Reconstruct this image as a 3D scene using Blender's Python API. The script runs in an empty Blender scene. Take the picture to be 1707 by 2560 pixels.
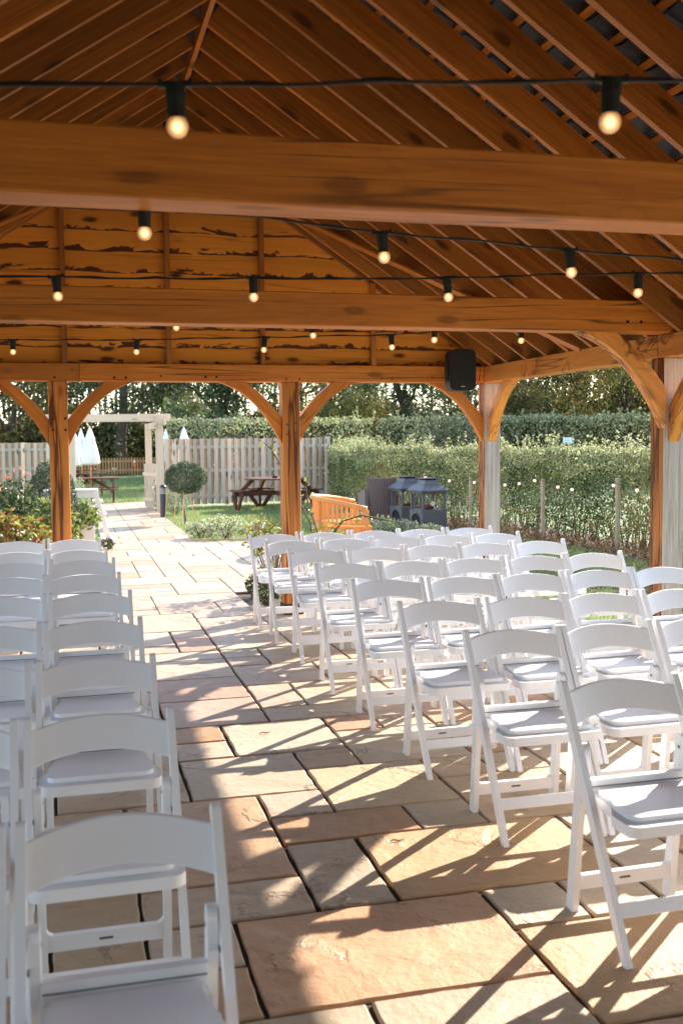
import bpy, bmesh, math, random
import numpy as np
from mathutils import Vector, Matrix
from mathutils import noise as mnoise

random.seed(7)
RNG = np.random.default_rng(11)
rad = math.radians
scn = bpy.context.scene
COL = scn.collection

# ------------------------------------------------------------------ helpers
class MB:
    """collects geometry for ONE mesh"""
    def __init__(s): s.v = []; s.f = []; s.m = []
    def add(s, verts, faces, mi=0):
        b = len(s.v); s.v += [tuple(v) for v in verts]
        s.f += [tuple(b+i for i in f) for f in faces]; s.m += [mi]*len(faces)
    def box(s, lo, hi, mi=0, rot=None, about=None):
        x0,y0,z0 = lo; x1,y1,z1 = hi
        vs = [Vector(p) for p in ((x0,y0,z0),(x1,y0,z0),(x1,y1,z0),(x0,y1,z0),(x0,y0,z1),(x1,y0,z1),(x1,y1,z1),(x0,y1,z1))]
        if rot is not None:
            c = Vector(about) if about is not None else (Vector(lo)+Vector(hi))/2
            vs = [rot @ (v-c) + c for v in vs]
        s.add(vs, [(0,3,2,1),(4,5,6,7),(0,1,5,4),(1,2,6,5),(2,3,7,6),(3,0,4,7)], mi)
    def bar(s, p0, p1, w, h, mi=0, up=(0,0,1)):
        """box along p0-p1, w across, h along 'up'"""
        p0 = Vector(p0); p1 = Vector(p1); d = (p1-p0).normalized(); u = Vector(up)
        a = d.cross(u)
        if a.length < 1e-4: a = d.cross(Vector((1,0,0)))
        a.normalize(); b = a.cross(d).normalized()
        vs = []
        for p in (p0,p1):
            for sa,sb in ((-1,-1),(1,-1),(1,1),(-1,1)): vs.append(p + a*sa*w/2 + b*sb*h/2)
        s.add(vs, [(3,2,1,0),(4,5,6,7),(0,1,5,4),(1,2,6,5),(2,3,7,6),(3,0,4,7)], mi)
    def tube(s, pts, r, n=8, mi=0, cap=True):
        pts = [Vector(p) for p in pts]; R = r if isinstance(r,(list,tuple)) else [r]*len(pts)
        prev = None; rings = []
        for i,p in enumerate(pts):
            d = (pts[min(i+1,len(pts)-1)]-pts[max(i-1,0)]).normalized()
            a = prev - d*prev.dot(d) if prev is not None else d.orthogonal()
            if a.length < 1e-5: a = d.orthogonal()
            a.normalize(); prev = a; b = d.cross(a)
            rings.append([p + (a*math.cos(2*math.pi*k/n)+b*math.sin(2*math.pi*k/n))*R[i] for k in range(n)])
        vs = [v for g in rings for v in g]; fs = []
        for i in range(len(rings)-1):
            for k in range(n):
                k2 = (k+1)%n; fs.append((i*n+k, i*n+k2, (i+1)*n+k2, (i+1)*n+k))
        if cap:
            fs.append(tuple(range(n-1,-1,-1))); fs.append(tuple((len(rings)-1)*n+k for k in range(n)))
        s.add(vs, fs, mi)
    def lathe(s, prof, n=16, c=(0,0,0), mi=0, wob=None):
        vs = []; fs = []
        for i,(r,z) in enumerate(prof):
            for k in range(n):
                a = 2*math.pi*k/n; rr = max(r,1e-4)*(wob(a,z) if wob else 1)
                vs.append((c[0]+rr*math.cos(a), c[1]+rr*math.sin(a), c[2]+z))
        for i in range(len(prof)-1):
            for k in range(n):
                k2 = (k+1)%n; fs.append((i*n+k, i*n+k2, (i+1)*n+k2, (i+1)*n+k))
        fs.append(tuple(range(n-1,-1,-1))); fs.append(tuple((len(prof)-1)*n+k for k in range(n)))
        s.add(vs, fs, mi)
    def prism(s, poly, a0, a1, axis='x', mi=0, mi_cap=None):
        """poly 2D extruded along axis from a0 to a1"""
        n = len(poly)
        def P(u,v,a):
            return {'x':(a,u,v),'y':(u,a,v),'z':(u,v,a)}[axis]
        vs = [P(u,v,a0) for u,v in poly]+[P(u,v,a1) for u,v in poly]
        fs = [(i,(i+1)%n,n+(i+1)%n,n+i) for i in range(n)]
        s.add(vs, fs, mi); s.add(vs, [tuple(range(n-1,-1,-1)), tuple(range(n,2*n))], mi if mi_cap is None else mi_cap)
    def build(s, name, mats, parent=None, bevel=0, smooth=False, loc=None, seg=2, fix=True):
        me = bpy.data.meshes.new(name); me.from_pydata(s.v, [], s.f)
        mats = mats if isinstance(mats,(list,tuple)) else [mats]
        for m in mats: me.materials.append(m)
        if len(mats) > 1: me.polygons.foreach_set('material_index', s.m)
        if fix:
            bm = bmesh.new(); bm.from_mesh(me); bmesh.ops.recalc_face_normals(bm, faces=bm.faces); bm.to_mesh(me); bm.free()
        if smooth: me.polygons.foreach_set('use_smooth', [True]*len(me.polygons))
        me.update()
        o = bpy.data.objects.new(name, me); COL.objects.link(o)
        if parent: o.parent = parent
        if loc: o.location = loc
        if bevel:
            b = o.modifiers.new('bevel','BEVEL'); b.width = bevel; b.segments = seg; b.limit_method = 'ANGLE'; b.angle_limit = rad(40)
        return o

def tag(o, label=None, cat=None, group=None, kind=None):
    if label: o['label'] = label
    if cat: o['category'] = cat
    if group: o['group'] = group
    if kind: o['kind'] = kind
    return o
def empty(name, loc=(0,0,0), rz=0, label=None, cat=None, group=None):
    o = bpy.data.objects.new(name, None); COL.objects.link(o); o.location = loc; o.rotation_euler = (0,0,rz)
    o.empty_display_size = .2
    return tag(o, label, cat, group)
def copy_tree(o, parent=None):
    kids = [c for c in bpy.data.objects if c.parent == o]
    c = o.copy(); COL.objects.link(c); c.parent = parent
    for k in kids: copy_tree(k, c)
    return c

def beam(name, p0, p1, w, h, mat, parent, bevel=.006, up=(0,0,1), extra=None):
    """timber with its own local frame, long axis X, so the grain follows it"""
    p0 = Vector(p0); p1 = Vector(p1); L = (p1-p0).length; d = (p1-p0).normalized()
    u = Vector(up); y = u.cross(d)
    if y.length < 1e-4: y = Vector((0,1,0)).cross(d)
    y.normalize(); z = d.cross(y)
    m = MB()
    n = max(1,int(L/.5)); xs = [-L/2+L*i/n for i in range(n+1)]
    vs=[]; fs=[]
    for x in xs:
        for a,b in ((-1,-1),(1,-1),(1,1),(-1,1)): vs.append((x, a*w/2, b*h/2))
    for i in range(n):
        for k in range(4):
            k2=(k+1)%4; fs.append((i*4+k, (i+1)*4+k, (i+1)*4+k2, i*4+k2))
    fs.append((0,1,2,3)); fs.append((n*4+3,n*4+2,n*4+1,n*4))
    m.add(vs,fs)
    if extra: extra(m)
    o = m.build(name, mat, parent, bevel)
    M = Matrix((d,y,z)).transposed().to_4x4(); M.translation = (p0+p1)/2
    o.matrix_local = M
    return o

# ------------------------------------------------------------------ materials
def newmat(name):
    m = bpy.data.materials.new(name); m.use_nodes = True; nt = m.node_tree; nt.nodes.clear()
    out = nt.nodes.new('ShaderNodeOutputMaterial'); b = nt.nodes.new('ShaderNodeBsdfPrincipled')
    nt.links.new(b.outputs[0], out.inputs[0]); return m, nt, b, out
class NT:
    def __init__(s, nt): s.nt = nt
    def n(s, t, **kw):
        x = s.nt.nodes.new('ShaderNode'+t)
        for k,v in kw.items(): setattr(x,k,v)
        return x
    def l(s, a, b): s.nt.links.new(a, b)
    def val(s, sock, v):
        if hasattr(v,'is_linked') or isinstance(v, bpy.types.NodeSocket): s.l(v, sock)
        else: sock.default_value = v
    def math(s, op, a, b=0., c=None, clamp=False):
        x = s.n('Math', operation=op); x.use_clamp = clamp
        s.val(x.inputs[0], a); s.val(x.inputs[1], b)
        if c is not None: s.val(x.inputs[2], c)
        return x.outputs[0]
    def mix(s, f, a, b, mode='MIX'):
        x = s.n('MixRGB', blend_type=mode); s.val(x.inputs[0], f)
        for i,c in ((1,a),(2,b)):
            if isinstance(c,(tuple,list)): x.inputs[i].default_value = (*c[:3],1)
            else: s.l(c, x.inputs[i])
        return x.outputs[0]
    def ramp(s, f, stops, interp='LINEAR'):
        x = s.n('ValToRGB'); x.color_ramp.interpolation = interp; e = x.color_ramp.elements
        while len(e) < len(stops): e.new(.5)
        for i,(p,c) in enumerate(stops):
            e[i].position = p; e[i].color = (*c,1) if isinstance(c,(tuple,list)) else (c,c,c,1)
        s.l(f, x.inputs[0]); return x.outputs[0]
    def noise(s, vec, scale, detail=4, rough=.55, dist=0.):
        x = s.n('TexNoise'); x.inputs['Scale'].default_value = scale; x.inputs['Detail'].default_value = detail
        x.inputs['Roughness'].default_value = rough; x.inputs['Distortion'].default_value = dist
        if vec is not None: s.l(vec, x.inputs['Vector'])
        return x.outputs['Fac']
    def coords(s, scale=(1,1,1), rnd=True, src='Object'):
        tc = s.n('TexCoord'); v = tc.outputs[src]
        if rnd:
            oi = s.n('ObjectInfo'); c = s.n('VectorMath', operation='MULTIPLY_ADD')
            mu = s.math('MULTIPLY', oi.outputs['Random'], 57.); cb = s.n('CombineXYZ')
            s.l(mu, cb.inputs[0]); s.l(mu, cb.inputs[1]); s.l(mu, cb.inputs[2])
            ad = s.n('VectorMath', operation='ADD'); s.l(v, ad.inputs[0]); s.l(cb.outputs[0], ad.inputs[1]); v = ad.outputs[0]
        mp = s.n('Mapping'); mp.inputs['Scale'].default_value = scale; s.l(v, mp.inputs['Vector'])
        return mp.outputs[0], v
    def bump(s, h, strength, dist, bsdf):
        b = s.n('Bump'); b.inputs['Strength'].default_value = strength; b.inputs['Distance'].default_value = dist
        s.l(h, b.inputs['Height']); s.l(b.outputs[0], bsdf.inputs['Normal'])

def plain(name, col, rough=.5, metal=0, var=.0, scale=8., bump=0.):
    m, nt, b, out = newmat(name); N = NT(nt)
    v,_ = N.coords((1,1,1))
    f = N.noise(v, scale, 4)
    c = N.mix(f, tuple(x*(1-var) for x in col), tuple(min(1,x*(1+var)) for x in col))
    N.l(c, b.inputs['Base Color']); b.inputs['Roughness'].default_value = rough; b.inputs['Metallic'].default_value = metal
    if bump: N.bump(N.noise(v, scale*6, 4), bump, .004, b)
    return m

def wood(name, light, dark, stain=0., crack=.6, knots=.7, rough=.6, edge=False, stretch=1., grey=0., island=False, axis='x', vlo=.75, spec=.3, stS=(2.0,3.2), stM=(.42,.54)):
    m, nt, b, out = newmat(name); N = NT(nt)
    sc = {'x':(1.,1.,1.)}[axis] if axis=='x' else None
    if axis == 'x': S = lambda a,c: (a,c,c)
    else: S = lambda a,c: (c,c,a)
    v0, raw = N.coords((1,1,1), True)
    if island:
        g = N.n('NewGeometry'); cb = N.n('CombineXYZ'); mu = N.math('MULTIPLY', g.outputs['Random Per Island'], 131.)
        for i in range(3): N.l(mu, cb.inputs[i])
        ad = N.n('VectorMath', operation='ADD'); N.l(raw, ad.inputs[0]); N.l(cb.outputs[0], ad.inputs[1]); raw = ad.outputs[0]
    def mp(scale):
        x = N.n('Mapping'); x.inputs['Scale'].default_value = scale; N.l(raw, x.inputs['Vector']); return x.outputs[0]
    # wobble so grain flows round knots
    gr = N.noise(mp(S(.9*stretch,16)), 1., 6, .65, 1.2)
    fine = N.noise(mp(S(4*stretch,90)), 1., 4, .6, .3)
    big = N.noise(mp(S(.5,3)), 1., 3, .5)
    f = N.math('ADD', N.math('MULTIPLY', gr, .65), N.math('MULTIPLY', fine, .35))
    f = N.ramp(f, [(.34,0.),(.66,1.)])
    col = N.mix(f, dark, light)
    col = N.mix(N.math('MULTIPLY', N.ramp(big,[(.35,0.),(.7,1.)]), .35), col, N.mix(.5, dark, light), 'MULTIPLY' if False else 'MIX')
    # plank to plank difference
    oi = N.n('ObjectInfo'); rnd = oi.outputs['Random']
    if island:
        g2 = N.n('NewGeometry'); rnd = g2.outputs['Random Per Island']
    vv = N.math('ADD', N.math('MULTIPLY', rnd, 1.12-vlo), vlo)
    cbv = N.n('CombineColor'); 
    for i in range(3): N.l(vv, cbv.inputs[i])
    col = N.mix(1., col, cbv.outputs[0], 'MULTIPLY')
    if knots:
        vo = N.n('TexVoronoi'); N.l(mp(S(3.0,8.)), vo.inputs['Vector']); vo.inputs['Scale'].default_value = 1.
        dn = N.math('ADD', vo.outputs['Distance'], N.math('MULTIPLY', N.math('SUBTRACT', fine, .5), .16))
        sel = N.math('GREATER_THAN', N.n('SeparateColor').outputs[0], .5)
        sc_ = N.n('SeparateColor'); N.l(vo.outputs['Color'], sc_.inputs[0])
        sel = N.math('GREATER_THAN', sc_.outputs[0], .70)
        k = N.ramp(dn, [(.15,1.),(.20,.75),(.25,.18),(.36,0.)])
        k = N.math('MULTIPLY', N.math('MULTIPLY', k, sel), knots)
        col = N.mix(k, col, tuple(x*.15 for x in dark))
    if crack:
        c = N.noise(mp(S(.13,4.6)), 1., 3, .45, .15)
        cr = N.ramp(c, [(.478,0.),(.486,1.),(.496,0.),(.556,0.),(.562,1.),(.570,0.)])
        msk = N.ramp(N.noise(mp(S(.7,1.3)), 1., 2), [(.44,0.),(.52,1.)])
        cr = N.math('MULTIPLY', N.math('MULTIPLY', cr, msk), crack)
        col = N.mix(cr, col, (.02,.01,.005))
    if stain:
        c = N.noise(mp(S(*stS)), 1., 4, .55, .5)
        st = N.ramp(c, [(.465,0.),(.49,.9),(.515,1.),(.53,.45),(.60,.0)])
        msk = N.ramp(N.noise(mp(S(.9,1.1)), 1., 2), [(stM[0],0.),(stM[1],1.)])
        col = N.mix(N.math('MULTIPLY', N.math('MULTIPLY', st, msk), stain), col, (.11,.028,.007))
    if edge:
        at = N.n('Attribute'); at.attribute_name = 'edge'
        e = N.math('ADD', at.outputs['Fac'], N.math('MULTIPLY', N.math('SUBTRACT', N.noise(mp((3.2,9,9)),1.,5,.65,1.6), .5), 1.6))
        ef = N.ramp(e, [(.16,1.),(.25,.0)])
        col = N.mix(ef, col, (.10,.030,.009))
    if grey:
        wmask = N.ramp(N.noise(mp(S(.4,4)),1.,3), [(.3,1.),(.75,.6)])
        col = N.mix(N.math('MULTIPLY', wmask, grey), col, N.mix(f, (.30,.275,.26), (.68,.65,.63)))
    N.l(col, b.inputs['Base Color']); b.inputs['Roughness'].default_value = rough
    b.inputs['Specular IOR Level'].default_value = spec
    N.bump(f, .25, .004, b)
    return m

OAK   = wood('oak', (.76,.265,.034), (.42,.115,.012), stain=.12, crack=.95, knots=.5, spec=.42, rough=.5)
OAKS  = wood('oak_stained', (.86,.38,.085), (.64,.22,.038), stain=.95, crack=.8, knots=.5, spec=.42, rough=.5)
OAKP  = wood('oak_post', (.74,.29,.065), (.48,.155,.03), stain=1., crack=.7, knots=.6, stS=(.45,6.5), stM=(.2,.4))
OAKG  = wood('oak_weathered', (.66,.50,.36), (.5,.36,.24), stain=.2, crack=.9, knots=.8, grey=.82)
PINE  = wood('rafter_pine', (.62,.215,.028), (.27,.075,.009), crack=.35, knots=.75, vlo=.62, spec=.6, rough=.45)
CLAD  = wood('waney_boards', (.95,.38,.05), (.80,.26,.03), crack=.4, knots=1., edge=True, island=True, vlo=.86)
GREYW = wood('fence_wood', (.78,.67,.56), (.54,.44,.34), crack=.3, knots=.8, island=True, axis='z', vlo=.62, rough=.8)
BACKW = wood('fence_wood_warm', (.66,.46,.30), (.46,.28,.15), crack=.3, knots=.9, island=True, axis='z', vlo=.6, rough=.8)
PALEW = wood('pale_softwood', (.72,.58,.46), (.55,.40,.29), crack=.3, knots=.4, axis='z', rough=.75, vlo=.9)
PALEX = wood('pale_softwood_beam', (.76,.60,.46), (.58,.43,.31), crack=.3, knots=.4, rough=.75, vlo=.9)
PICK  = wood('picket_wood', (.60,.36,.18), (.42,.22,.10), crack=.0, knots=.4, island=True, axis='z', rough=.8)
BROWN = wood('brown_stained_wood', (.18,.068,.04), (.09,.034,.022), crack=.1, knots=.2, rough=.6, island=True)
TEAK  = wood('teak', (.78,.36,.11), (.60,.24,.06), crack=.0, knots=.1, rough=.5, island=True, vlo=.9)
CANE  = plain('cane', (.62,.36,.17), .7, var=.2)
LOGW  = plain('stake_wood', (.46,.37,.25), .85, var=.35, scale=14, bump=.4)
PLAST = plain('white_resin', (.86,.855,.87), .38, var=.012, scale=3)
PAD   = plain('white_vinyl_pad', (.87,.85,.86), .42, var=.02, scale=5)
DARKS = plain('dark_slot', (.12,.11,.11), .6)
BLACK = plain('black_plastic', (.006,.006,.006), .55, var=.2)
CABLE = plain('black_cable', (.012,.012,.012), .5)
SPKG  = plain('speaker_grille', (.010,.008,.007), .7, var=.3, scale=300)
TILE  = plain('dark_roof_tile', (.035,.035,.042), .55, var=.4, scale=9, bump=.3)
METAL = plain('grey_firepit_metal', (.15,.143,.16), .5, metal=.35, var=.25, scale=12)
METDK = plain('firepit_inside', (.012,.012,.012), .8)
WHITE = plain('white_paint', (.84,.82,.79), .5, var=.04, scale=5)
CANV  = plain('white_canvas', (.84,.82,.78), .85, var=.05, scale=12, bump=.3)
NAVY  = plain('bollard_paint', (.03,.033,.045), .4, var=.1)
BARK  = plain('bark', (.075,.055,.04), .95, var=.5, scale=6, bump=.8)
BARKP = plain('pale_bark', (.16,.14,.115), .95, var=.5, scale=3, bump=.6)
TWIG  = plain('brown_twigs', (.20,.115,.075), .9, var=.4, scale=5)
PEG   = plain('oak_peg', (.20,.075,.02), .8, var=.3)
BOLT  = plain('iron_bolt', (.03,.022,.02), .5, metal=.6)
BRASS = plain('logo_silver', (.7,.7,.7), .3, metal=.6)
SIGNW = plain('pale_sign', (.70,.80,.84), .5)
ORNG  = plain('orange_notice', (.85,.22,.08), .5)
COAL  = plain('charred_log', (.20,.06,.03), .8, var=.5)
TRENCH= plain('soil', (.055,.038,.026), .95, var=.5, scale=10, bump=.8)

def rattan():
    m, nt, b, out = newmat('brown_rattan'); N = NT(nt); v,_ = N.coords((1,1,1), False)
    w = N.n('TexWave'); w.wave_type='BANDS'; w.bands_direction='X'; w.inputs['Scale'].default_value = 9.; N.l(v, w.inputs[0]); w.inputs['Distortion'].default_value=.3
    w2 = N.n('TexWave'); w2.wave_type='BANDS'; w2.bands_direction='Z'; w2.inputs['Scale'].default_value = 22.; N.l(v, w2.inputs[0]); w2.inputs['Distortion'].default_value=.6
    h = N.math('MULTIPLY', w.outputs['Fac'], N.math('ADD', N.math('MULTIPLY', w2.outputs['Fac'], .5), .5))
    c = N.mix(h, (.07,.045,.042), (.36,.25,.23)); N.l(c, b.inputs['Base Color']); b.inputs['Roughness'].default_value=.6
    N.bump(h, .6, .006, b); return m
RATT = rattan()

def bulbmat():
    m, nt, b, out = newmat('bulb_glass'); N = NT(nt)
    b.inputs['Base Color'].default_value = (1,.6,.35,1); b.inputs['Roughness'].default_value = .15
    lw = N.n('LayerWeight'); lw.inputs['Blend'].default_value = .5
    f = N.math('SUBTRACT', 1., lw.outputs['Facing'])
    st = N.math('ADD', N.math('MULTIPLY', N.math('POWER', f, 7.0), 1.1), .06)
    b.inputs['Emission Color'].default_value = (1.,.47,.18,1); N.l(st, b.inputs['Emission Strength'])
    return m
BULB = bulbmat()
def filmat():
    m, nt, b, out = newmat('filament'); b.inputs['Emission Color'].default_value=(1,.72,.42,1); b.inputs['Emission Strength'].default_value=8; return m
def bulb2():
    m, nt, b, out = newmat('hedge_bulb'); b.inputs['Base Color'].default_value=(.9,.6,.45,1); b.inputs['Roughness'].default_value=.2
    b.inputs['Emission Color'].default_value=(1.,.62,.42,1); b.inputs['Emission Strength'].default_value=.45; return m
BULB2 = bulb2()

def leafmat(name, cols, trans=.35, rough=.5, big=0.):
    m, nt, b, out = newmat(name); N = NT(nt)
    g = N.n('NewGeometry')
    n = len(cols); stops = [((i+.5)/n, tuple(min(.8,1.3*(.88*x+.12*sum(c)/3)) for x in c)) for i,c in enumerate(cols)]
    f = g.outputs['Random Per Island']
    if big:
        tc = N.n('TexCoord'); nz = N.noise(tc.outputs['Object'], big, 2)
        f = N.math('ADD', N.math('MULTIPLY', f, .6), N.math('MULTIPLY', N.ramp(nz, [(.35,0.),(.65,1.)]), .4))
    c = N.ramp(f, stops)
    N.l(c, b.inputs['Base Color']); b.inputs['Roughness'].default_value = rough+.15; b.inputs['Specular IOR Level'].default_value=.22
    t = N.n('BsdfTranslucent'); c2 = N.mix(.5, c, N.mix(1., c, (1.,1.,.4), 'MULTIPLY')); N.l(c2, t.inputs['Color'])
    mx = N.n('MixShader'); mx.inputs[0].default_value = trans; N.l(b.outputs[0], mx.inputs[1]); N.l(t.outputs[0], mx.inputs[2])
    N.l(mx.outputs[0], out.inputs[0]); return m
L_HEDGE = leafmat('hawthorn_leaf', [(.022,.045,.014),(.04,.075,.022),(.075,.115,.036),(.13,.165,.06),(.25,.25,.12),(.28,.17,.065)], .2, .5, .9)
L_SHOOT_SUN = leafmat('hawthorn_shoot_sunlit_top', [(.17,.22,.10),(.30,.32,.18),(.40,.38,.25)], .4, .4)  # pale shoots; also colours the hedge tops as painted sunlight
L_BACK  = leafmat('back_hedge_leaf', [(.05,.065,.03),(.11,.12,.06),(.20,.20,.12),(.28,.22,.14)], .25, .45, .35)
L_DARK  = leafmat('dark_leaf', [(.03,.045,.02),(.06,.08,.035),(.12,.125,.055)], .25, .5, .4)
L_GREEN = leafmat('green_leaf', [(.025,.05,.022),(.055,.09,.035),(.11,.13,.05),(.18,.13,.05)], .28, .5, .4)
L_AUT   = leafmat('autumn_leaf', [(.06,.075,.02),(.15,.15,.035),(.30,.23,.05),(.38,.20,.05)], .35, .5, .4)
L_OLIVE = leafmat('olive_leaf', [(.03,.04,.014),(.07,.07,.022),(.14,.12,.035),(.22,.16,.05)], .3, .5, .4)
L_BOX   = leafmat('box_leaf', [(.022,.04,.02),(.05,.075,.035),(.10,.135,.07),(.19,.22,.13)], .15, .4)
L_SILV  = leafmat('silvery_leaf', [(.12,.18,.10),(.24,.30,.18),(.36,.40,.27)], .3, .5)
L_VAR   = leafmat('variegated_leaf', [(.07,.12,.04),(.20,.24,.12),(.50,.50,.36),(.62,.60,.48)], .3, .4)
L_RED   = leafmat('red_green_leaf', [(.07,.11,.02),(.17,.21,.04),(.34,.33,.08),(.30,.17,.04),(.22,.055,.02)], .3, .3)
L_GLOS  = leafmat('glossy_leaf', [(.04,.08,.02),(.10,.16,.04),(.20,.26,.06),(.34,.32,.10)], .3, .28)
L_PHOT  = leafmat('photinia_leaf', [(.022,.045,.02),(.05,.085,.03),(.09,.13,.05),(.17,.20,.10)], .2, .25)
L_TIP   = leafmat('red_tip_leaf', [(.45,.10,.07),(.62,.24,.18),(.50,.16,.13)], .35, .4)
L_GRASS = leafmat('grass_blade', [(.13,.19,.06),(.22,.29,.11),(.32,.37,.18)], .35, .5)
L_BRACK = leafmat('dead_stalk', [(.10,.06,.03),(.20,.11,.06),(.30,.19,.10)], .3, .8)

def stone():
    m, nt, b, out = newmat('riven_sandstone'); N = NT(nt)
    g = N.n('NewGeometry'); tc = N.n('TexCoord'); r = g.outputs['Random Per Island']
    cb = N.n('CombineXYZ'); mu = N.math('MULTIPLY', r, 41.)
    for i in range(3): N.l(mu, cb.inputs[i])
    ad = N.n('VectorMath', operation='ADD'); N.l(tc.outputs['Object'], ad.inputs[0]); N.l(cb.outputs[0], ad.inputs[1]); v = ad.outputs[0]
    base = N.ramp(r, [(.0,(.56,.46,.34)),(.14,(.60,.51,.40)),(.28,(.57,.49,.38)),(.42,(.58,.42,.28)),(.50,(.64,.56,.45)),(.66,(.56,.46,.32)),(.76,(.60,.53,.43)),(.93,(.56,.37,.24))], 'CONSTANT')
    at = N.n('Attribute'); at.attribute_name = 'tint'; base = N.mix(at.outputs['Alpha'], base, at.outputs['Color']); base = N.mix(1., base, (.78,.70,.645), 'MULTIPLY')
    n1 = N.noise(v, 2.6, 5, .6, .4); n2 = N.noise(v, 22, 6, .65); n3 = N.noise(v, 140, 3, .6)
    mp = N.n('Mapping'); mp.inputs['Scale'].default_value=(3,16,1); mp.inputs['Rotation'].default_value=(0,0,.5); N.l(v, mp.inputs[0]); band = N.noise(mp.outputs[0], 1., 4, .6, 1.2)
    col = N.mix(N.math('MULTIPLY', N.ramp(n1,[(.35,0.),(.7,1.)]), .42), base, N.mix(1., base, (.78,.62,.48), 'MULTIPLY'))
    col = N.mix(N.math('MULTIPLY', N.ramp(band,[(.42,0.),(.62,1.)]), .3), col, N.mix(1., base, (1.12,1.08,1.0), 'MULTIPLY'))
    col = N.mix(N.math('MULTIPLY', N.ramp(n2,[(.55,0.),(.75,1.)]), .35), col, N.mix(1., base, (.55,.42,.33), 'MULTIPLY'))
    # riven ledges: broken contour lines
    cn = N.noise(v, 1.9, 7, .62, .5)
    led = N.ramp(cn, [(.485,0.),(.499,1.),(.507,1.),(.512,0.)])
    lm = N.ramp(N.noise(v, 3.1, 2), [(.50,0.),(.62,1.)])
    lf = N.math('MULTIPLY', led, lm)
    col = N.mix(N.math('MULTIPLY', lf, .55), col, (.13,.075,.045))
    # algae and grime at edges of the far slabs
    col = N.mix(N.math('MULTIPLY', N.ramp(n3,[(.62,0.),(.8,1.)]), .25), col, (.30,.24,.2))
    N.l(col, b.inputs['Base Color'])
    N.l(N.math('ADD', N.math('MULTIPLY', n2, .25), .40), b.inputs['Roughness']); b.inputs['Specular IOR Level'].default_value=.45
    step = N.ramp(cn, [(.47,0.),(.50,1.)])
    h = N.math('ADD', N.math('MULTIPLY', n1, 1.0), N.math('ADD', N.math('MULTIPLY', n2, .35), N.math('MULTIPLY', n3, .08)))
    h = N.math('ADD', h, N.math('MULTIPLY', N.math('MULTIPLY', step, lm), .35))
    N.bump(h, .8, .016, b)
    return m
STONE = stone()
def jointm():
    m, nt, b, out = newmat('joint_sand'); N = NT(nt); v,_=N.coords((1,1,1),False)
    c = N.ramp(N.noise(v, 1.3, 4), [(.4,(.04,.03,.022)),(.6,(.065,.052,.035)),(.7,(.07,.08,.035))]); N.l(c, b.inputs['Base Color']); b.inputs['Roughness'].default_value=.95
    N.bump(N.noise(v, 90, 4), .8, .01, b); return m
JOINT = jointm()
def lawnm():
    m, nt, b, out = newmat('lawn_turf'); N = NT(nt); v,_=N.coords((1,1,1),False)
    a = N.noise(v, .6, 4); bb = N.noise(v, 60, 5, .7)
    c = N.mix(N.ramp(a,[(.35,0.),(.65,1.)]), (.22,.28,.12), (.32,.36,.19))
    c = N.mix(N.math('MULTIPLY', bb, .8), c, (.18,.24,.09)); N.l(c, b.inputs['Base Color']); b.inputs['Roughness'].default_value=.9
    N.bump(bb, 1., .03, b); return m
LAWN = lawnm()

# ------------------------------------------------------------------ foliage
def leaves(name, C, size, mat, parent=None, flat=0., aspect=.5, droop=0., D=None, extra=None, mats=None, mi=None):
    """one mesh of many small folded leaves at centres C (n,3)"""
    C = np.asarray(C, float); n = len(C)
    d = RNG.normal(size=(n,3)) if D is None else D + RNG.normal(size=(n,3))*.35
    d[:,2] = d[:,2]*(1-flat) - droop
    d /= np.linalg.norm(d,axis=1,keepdims=True)
    a = RNG.normal(size=(n,3)); a -= d*(a*d).sum(1,keepdims=True); a /= np.linalg.norm(a,axis=1,keepdims=True)
    s = (size*(.6+.8*RNG.random(n)))[:,None]
    nn = np.cross(d,a)
    P0 = C - d*s*.5; P2 = C + d*s*.5; P1 = C + a*s*aspect*.5 + nn*s*.08 - d*s*.05; P3 = C - a*s*aspect*.5 + nn*s*.08 - d*s*.05
    V = np.stack([P0,P1,P2,P3],1).reshape(-1,3)
    me = bpy.data.meshes.new(name)
    ev = extra.v if extra else []; ef = extra.f if extra else []
    nv = len(V); nl = n*4 + sum(len(f) for f in ef); nf = n+len(ef)
    me.vertices.add(nv+len(ev)); co = np.concatenate([V.reshape(-1), np.array(ev,float).reshape(-1)]) if ev else V.reshape(-1)
    me.vertices.foreach_set('co', co.astype(np.float32))
    me.loops.add(nl); li = list(range(n*4)); ls = list(range(0,n*4,4)); lt=[4]*n; mt=[0]*n; p = n*4
    if mi is not None: mt = [int(x) for x in mi]
    for f in ef:
        li += [nv+i for i in f]; ls.append(p); lt.append(len(f)); p += len(f); mt.append(len(mats) if mats else 1)
    me.polygons.add(nf)
    me.loops.foreach_set('vertex_index', li); me.polygons.foreach_set('loop_start', ls); me.polygons.foreach_set('loop_total', lt)
    for q in (mats or [mat]): me.materials.append(q)
    if extra or mi is not None:
        me.materials.append(TWIG)
        me.polygons.foreach_set('material_index', mt)
    me.update(calc_edges=True); me.validate()
    o = bpy.data.objects.new(name, me); COL.objects.link(o)
    if parent: o.parent = parent
    return o

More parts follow.
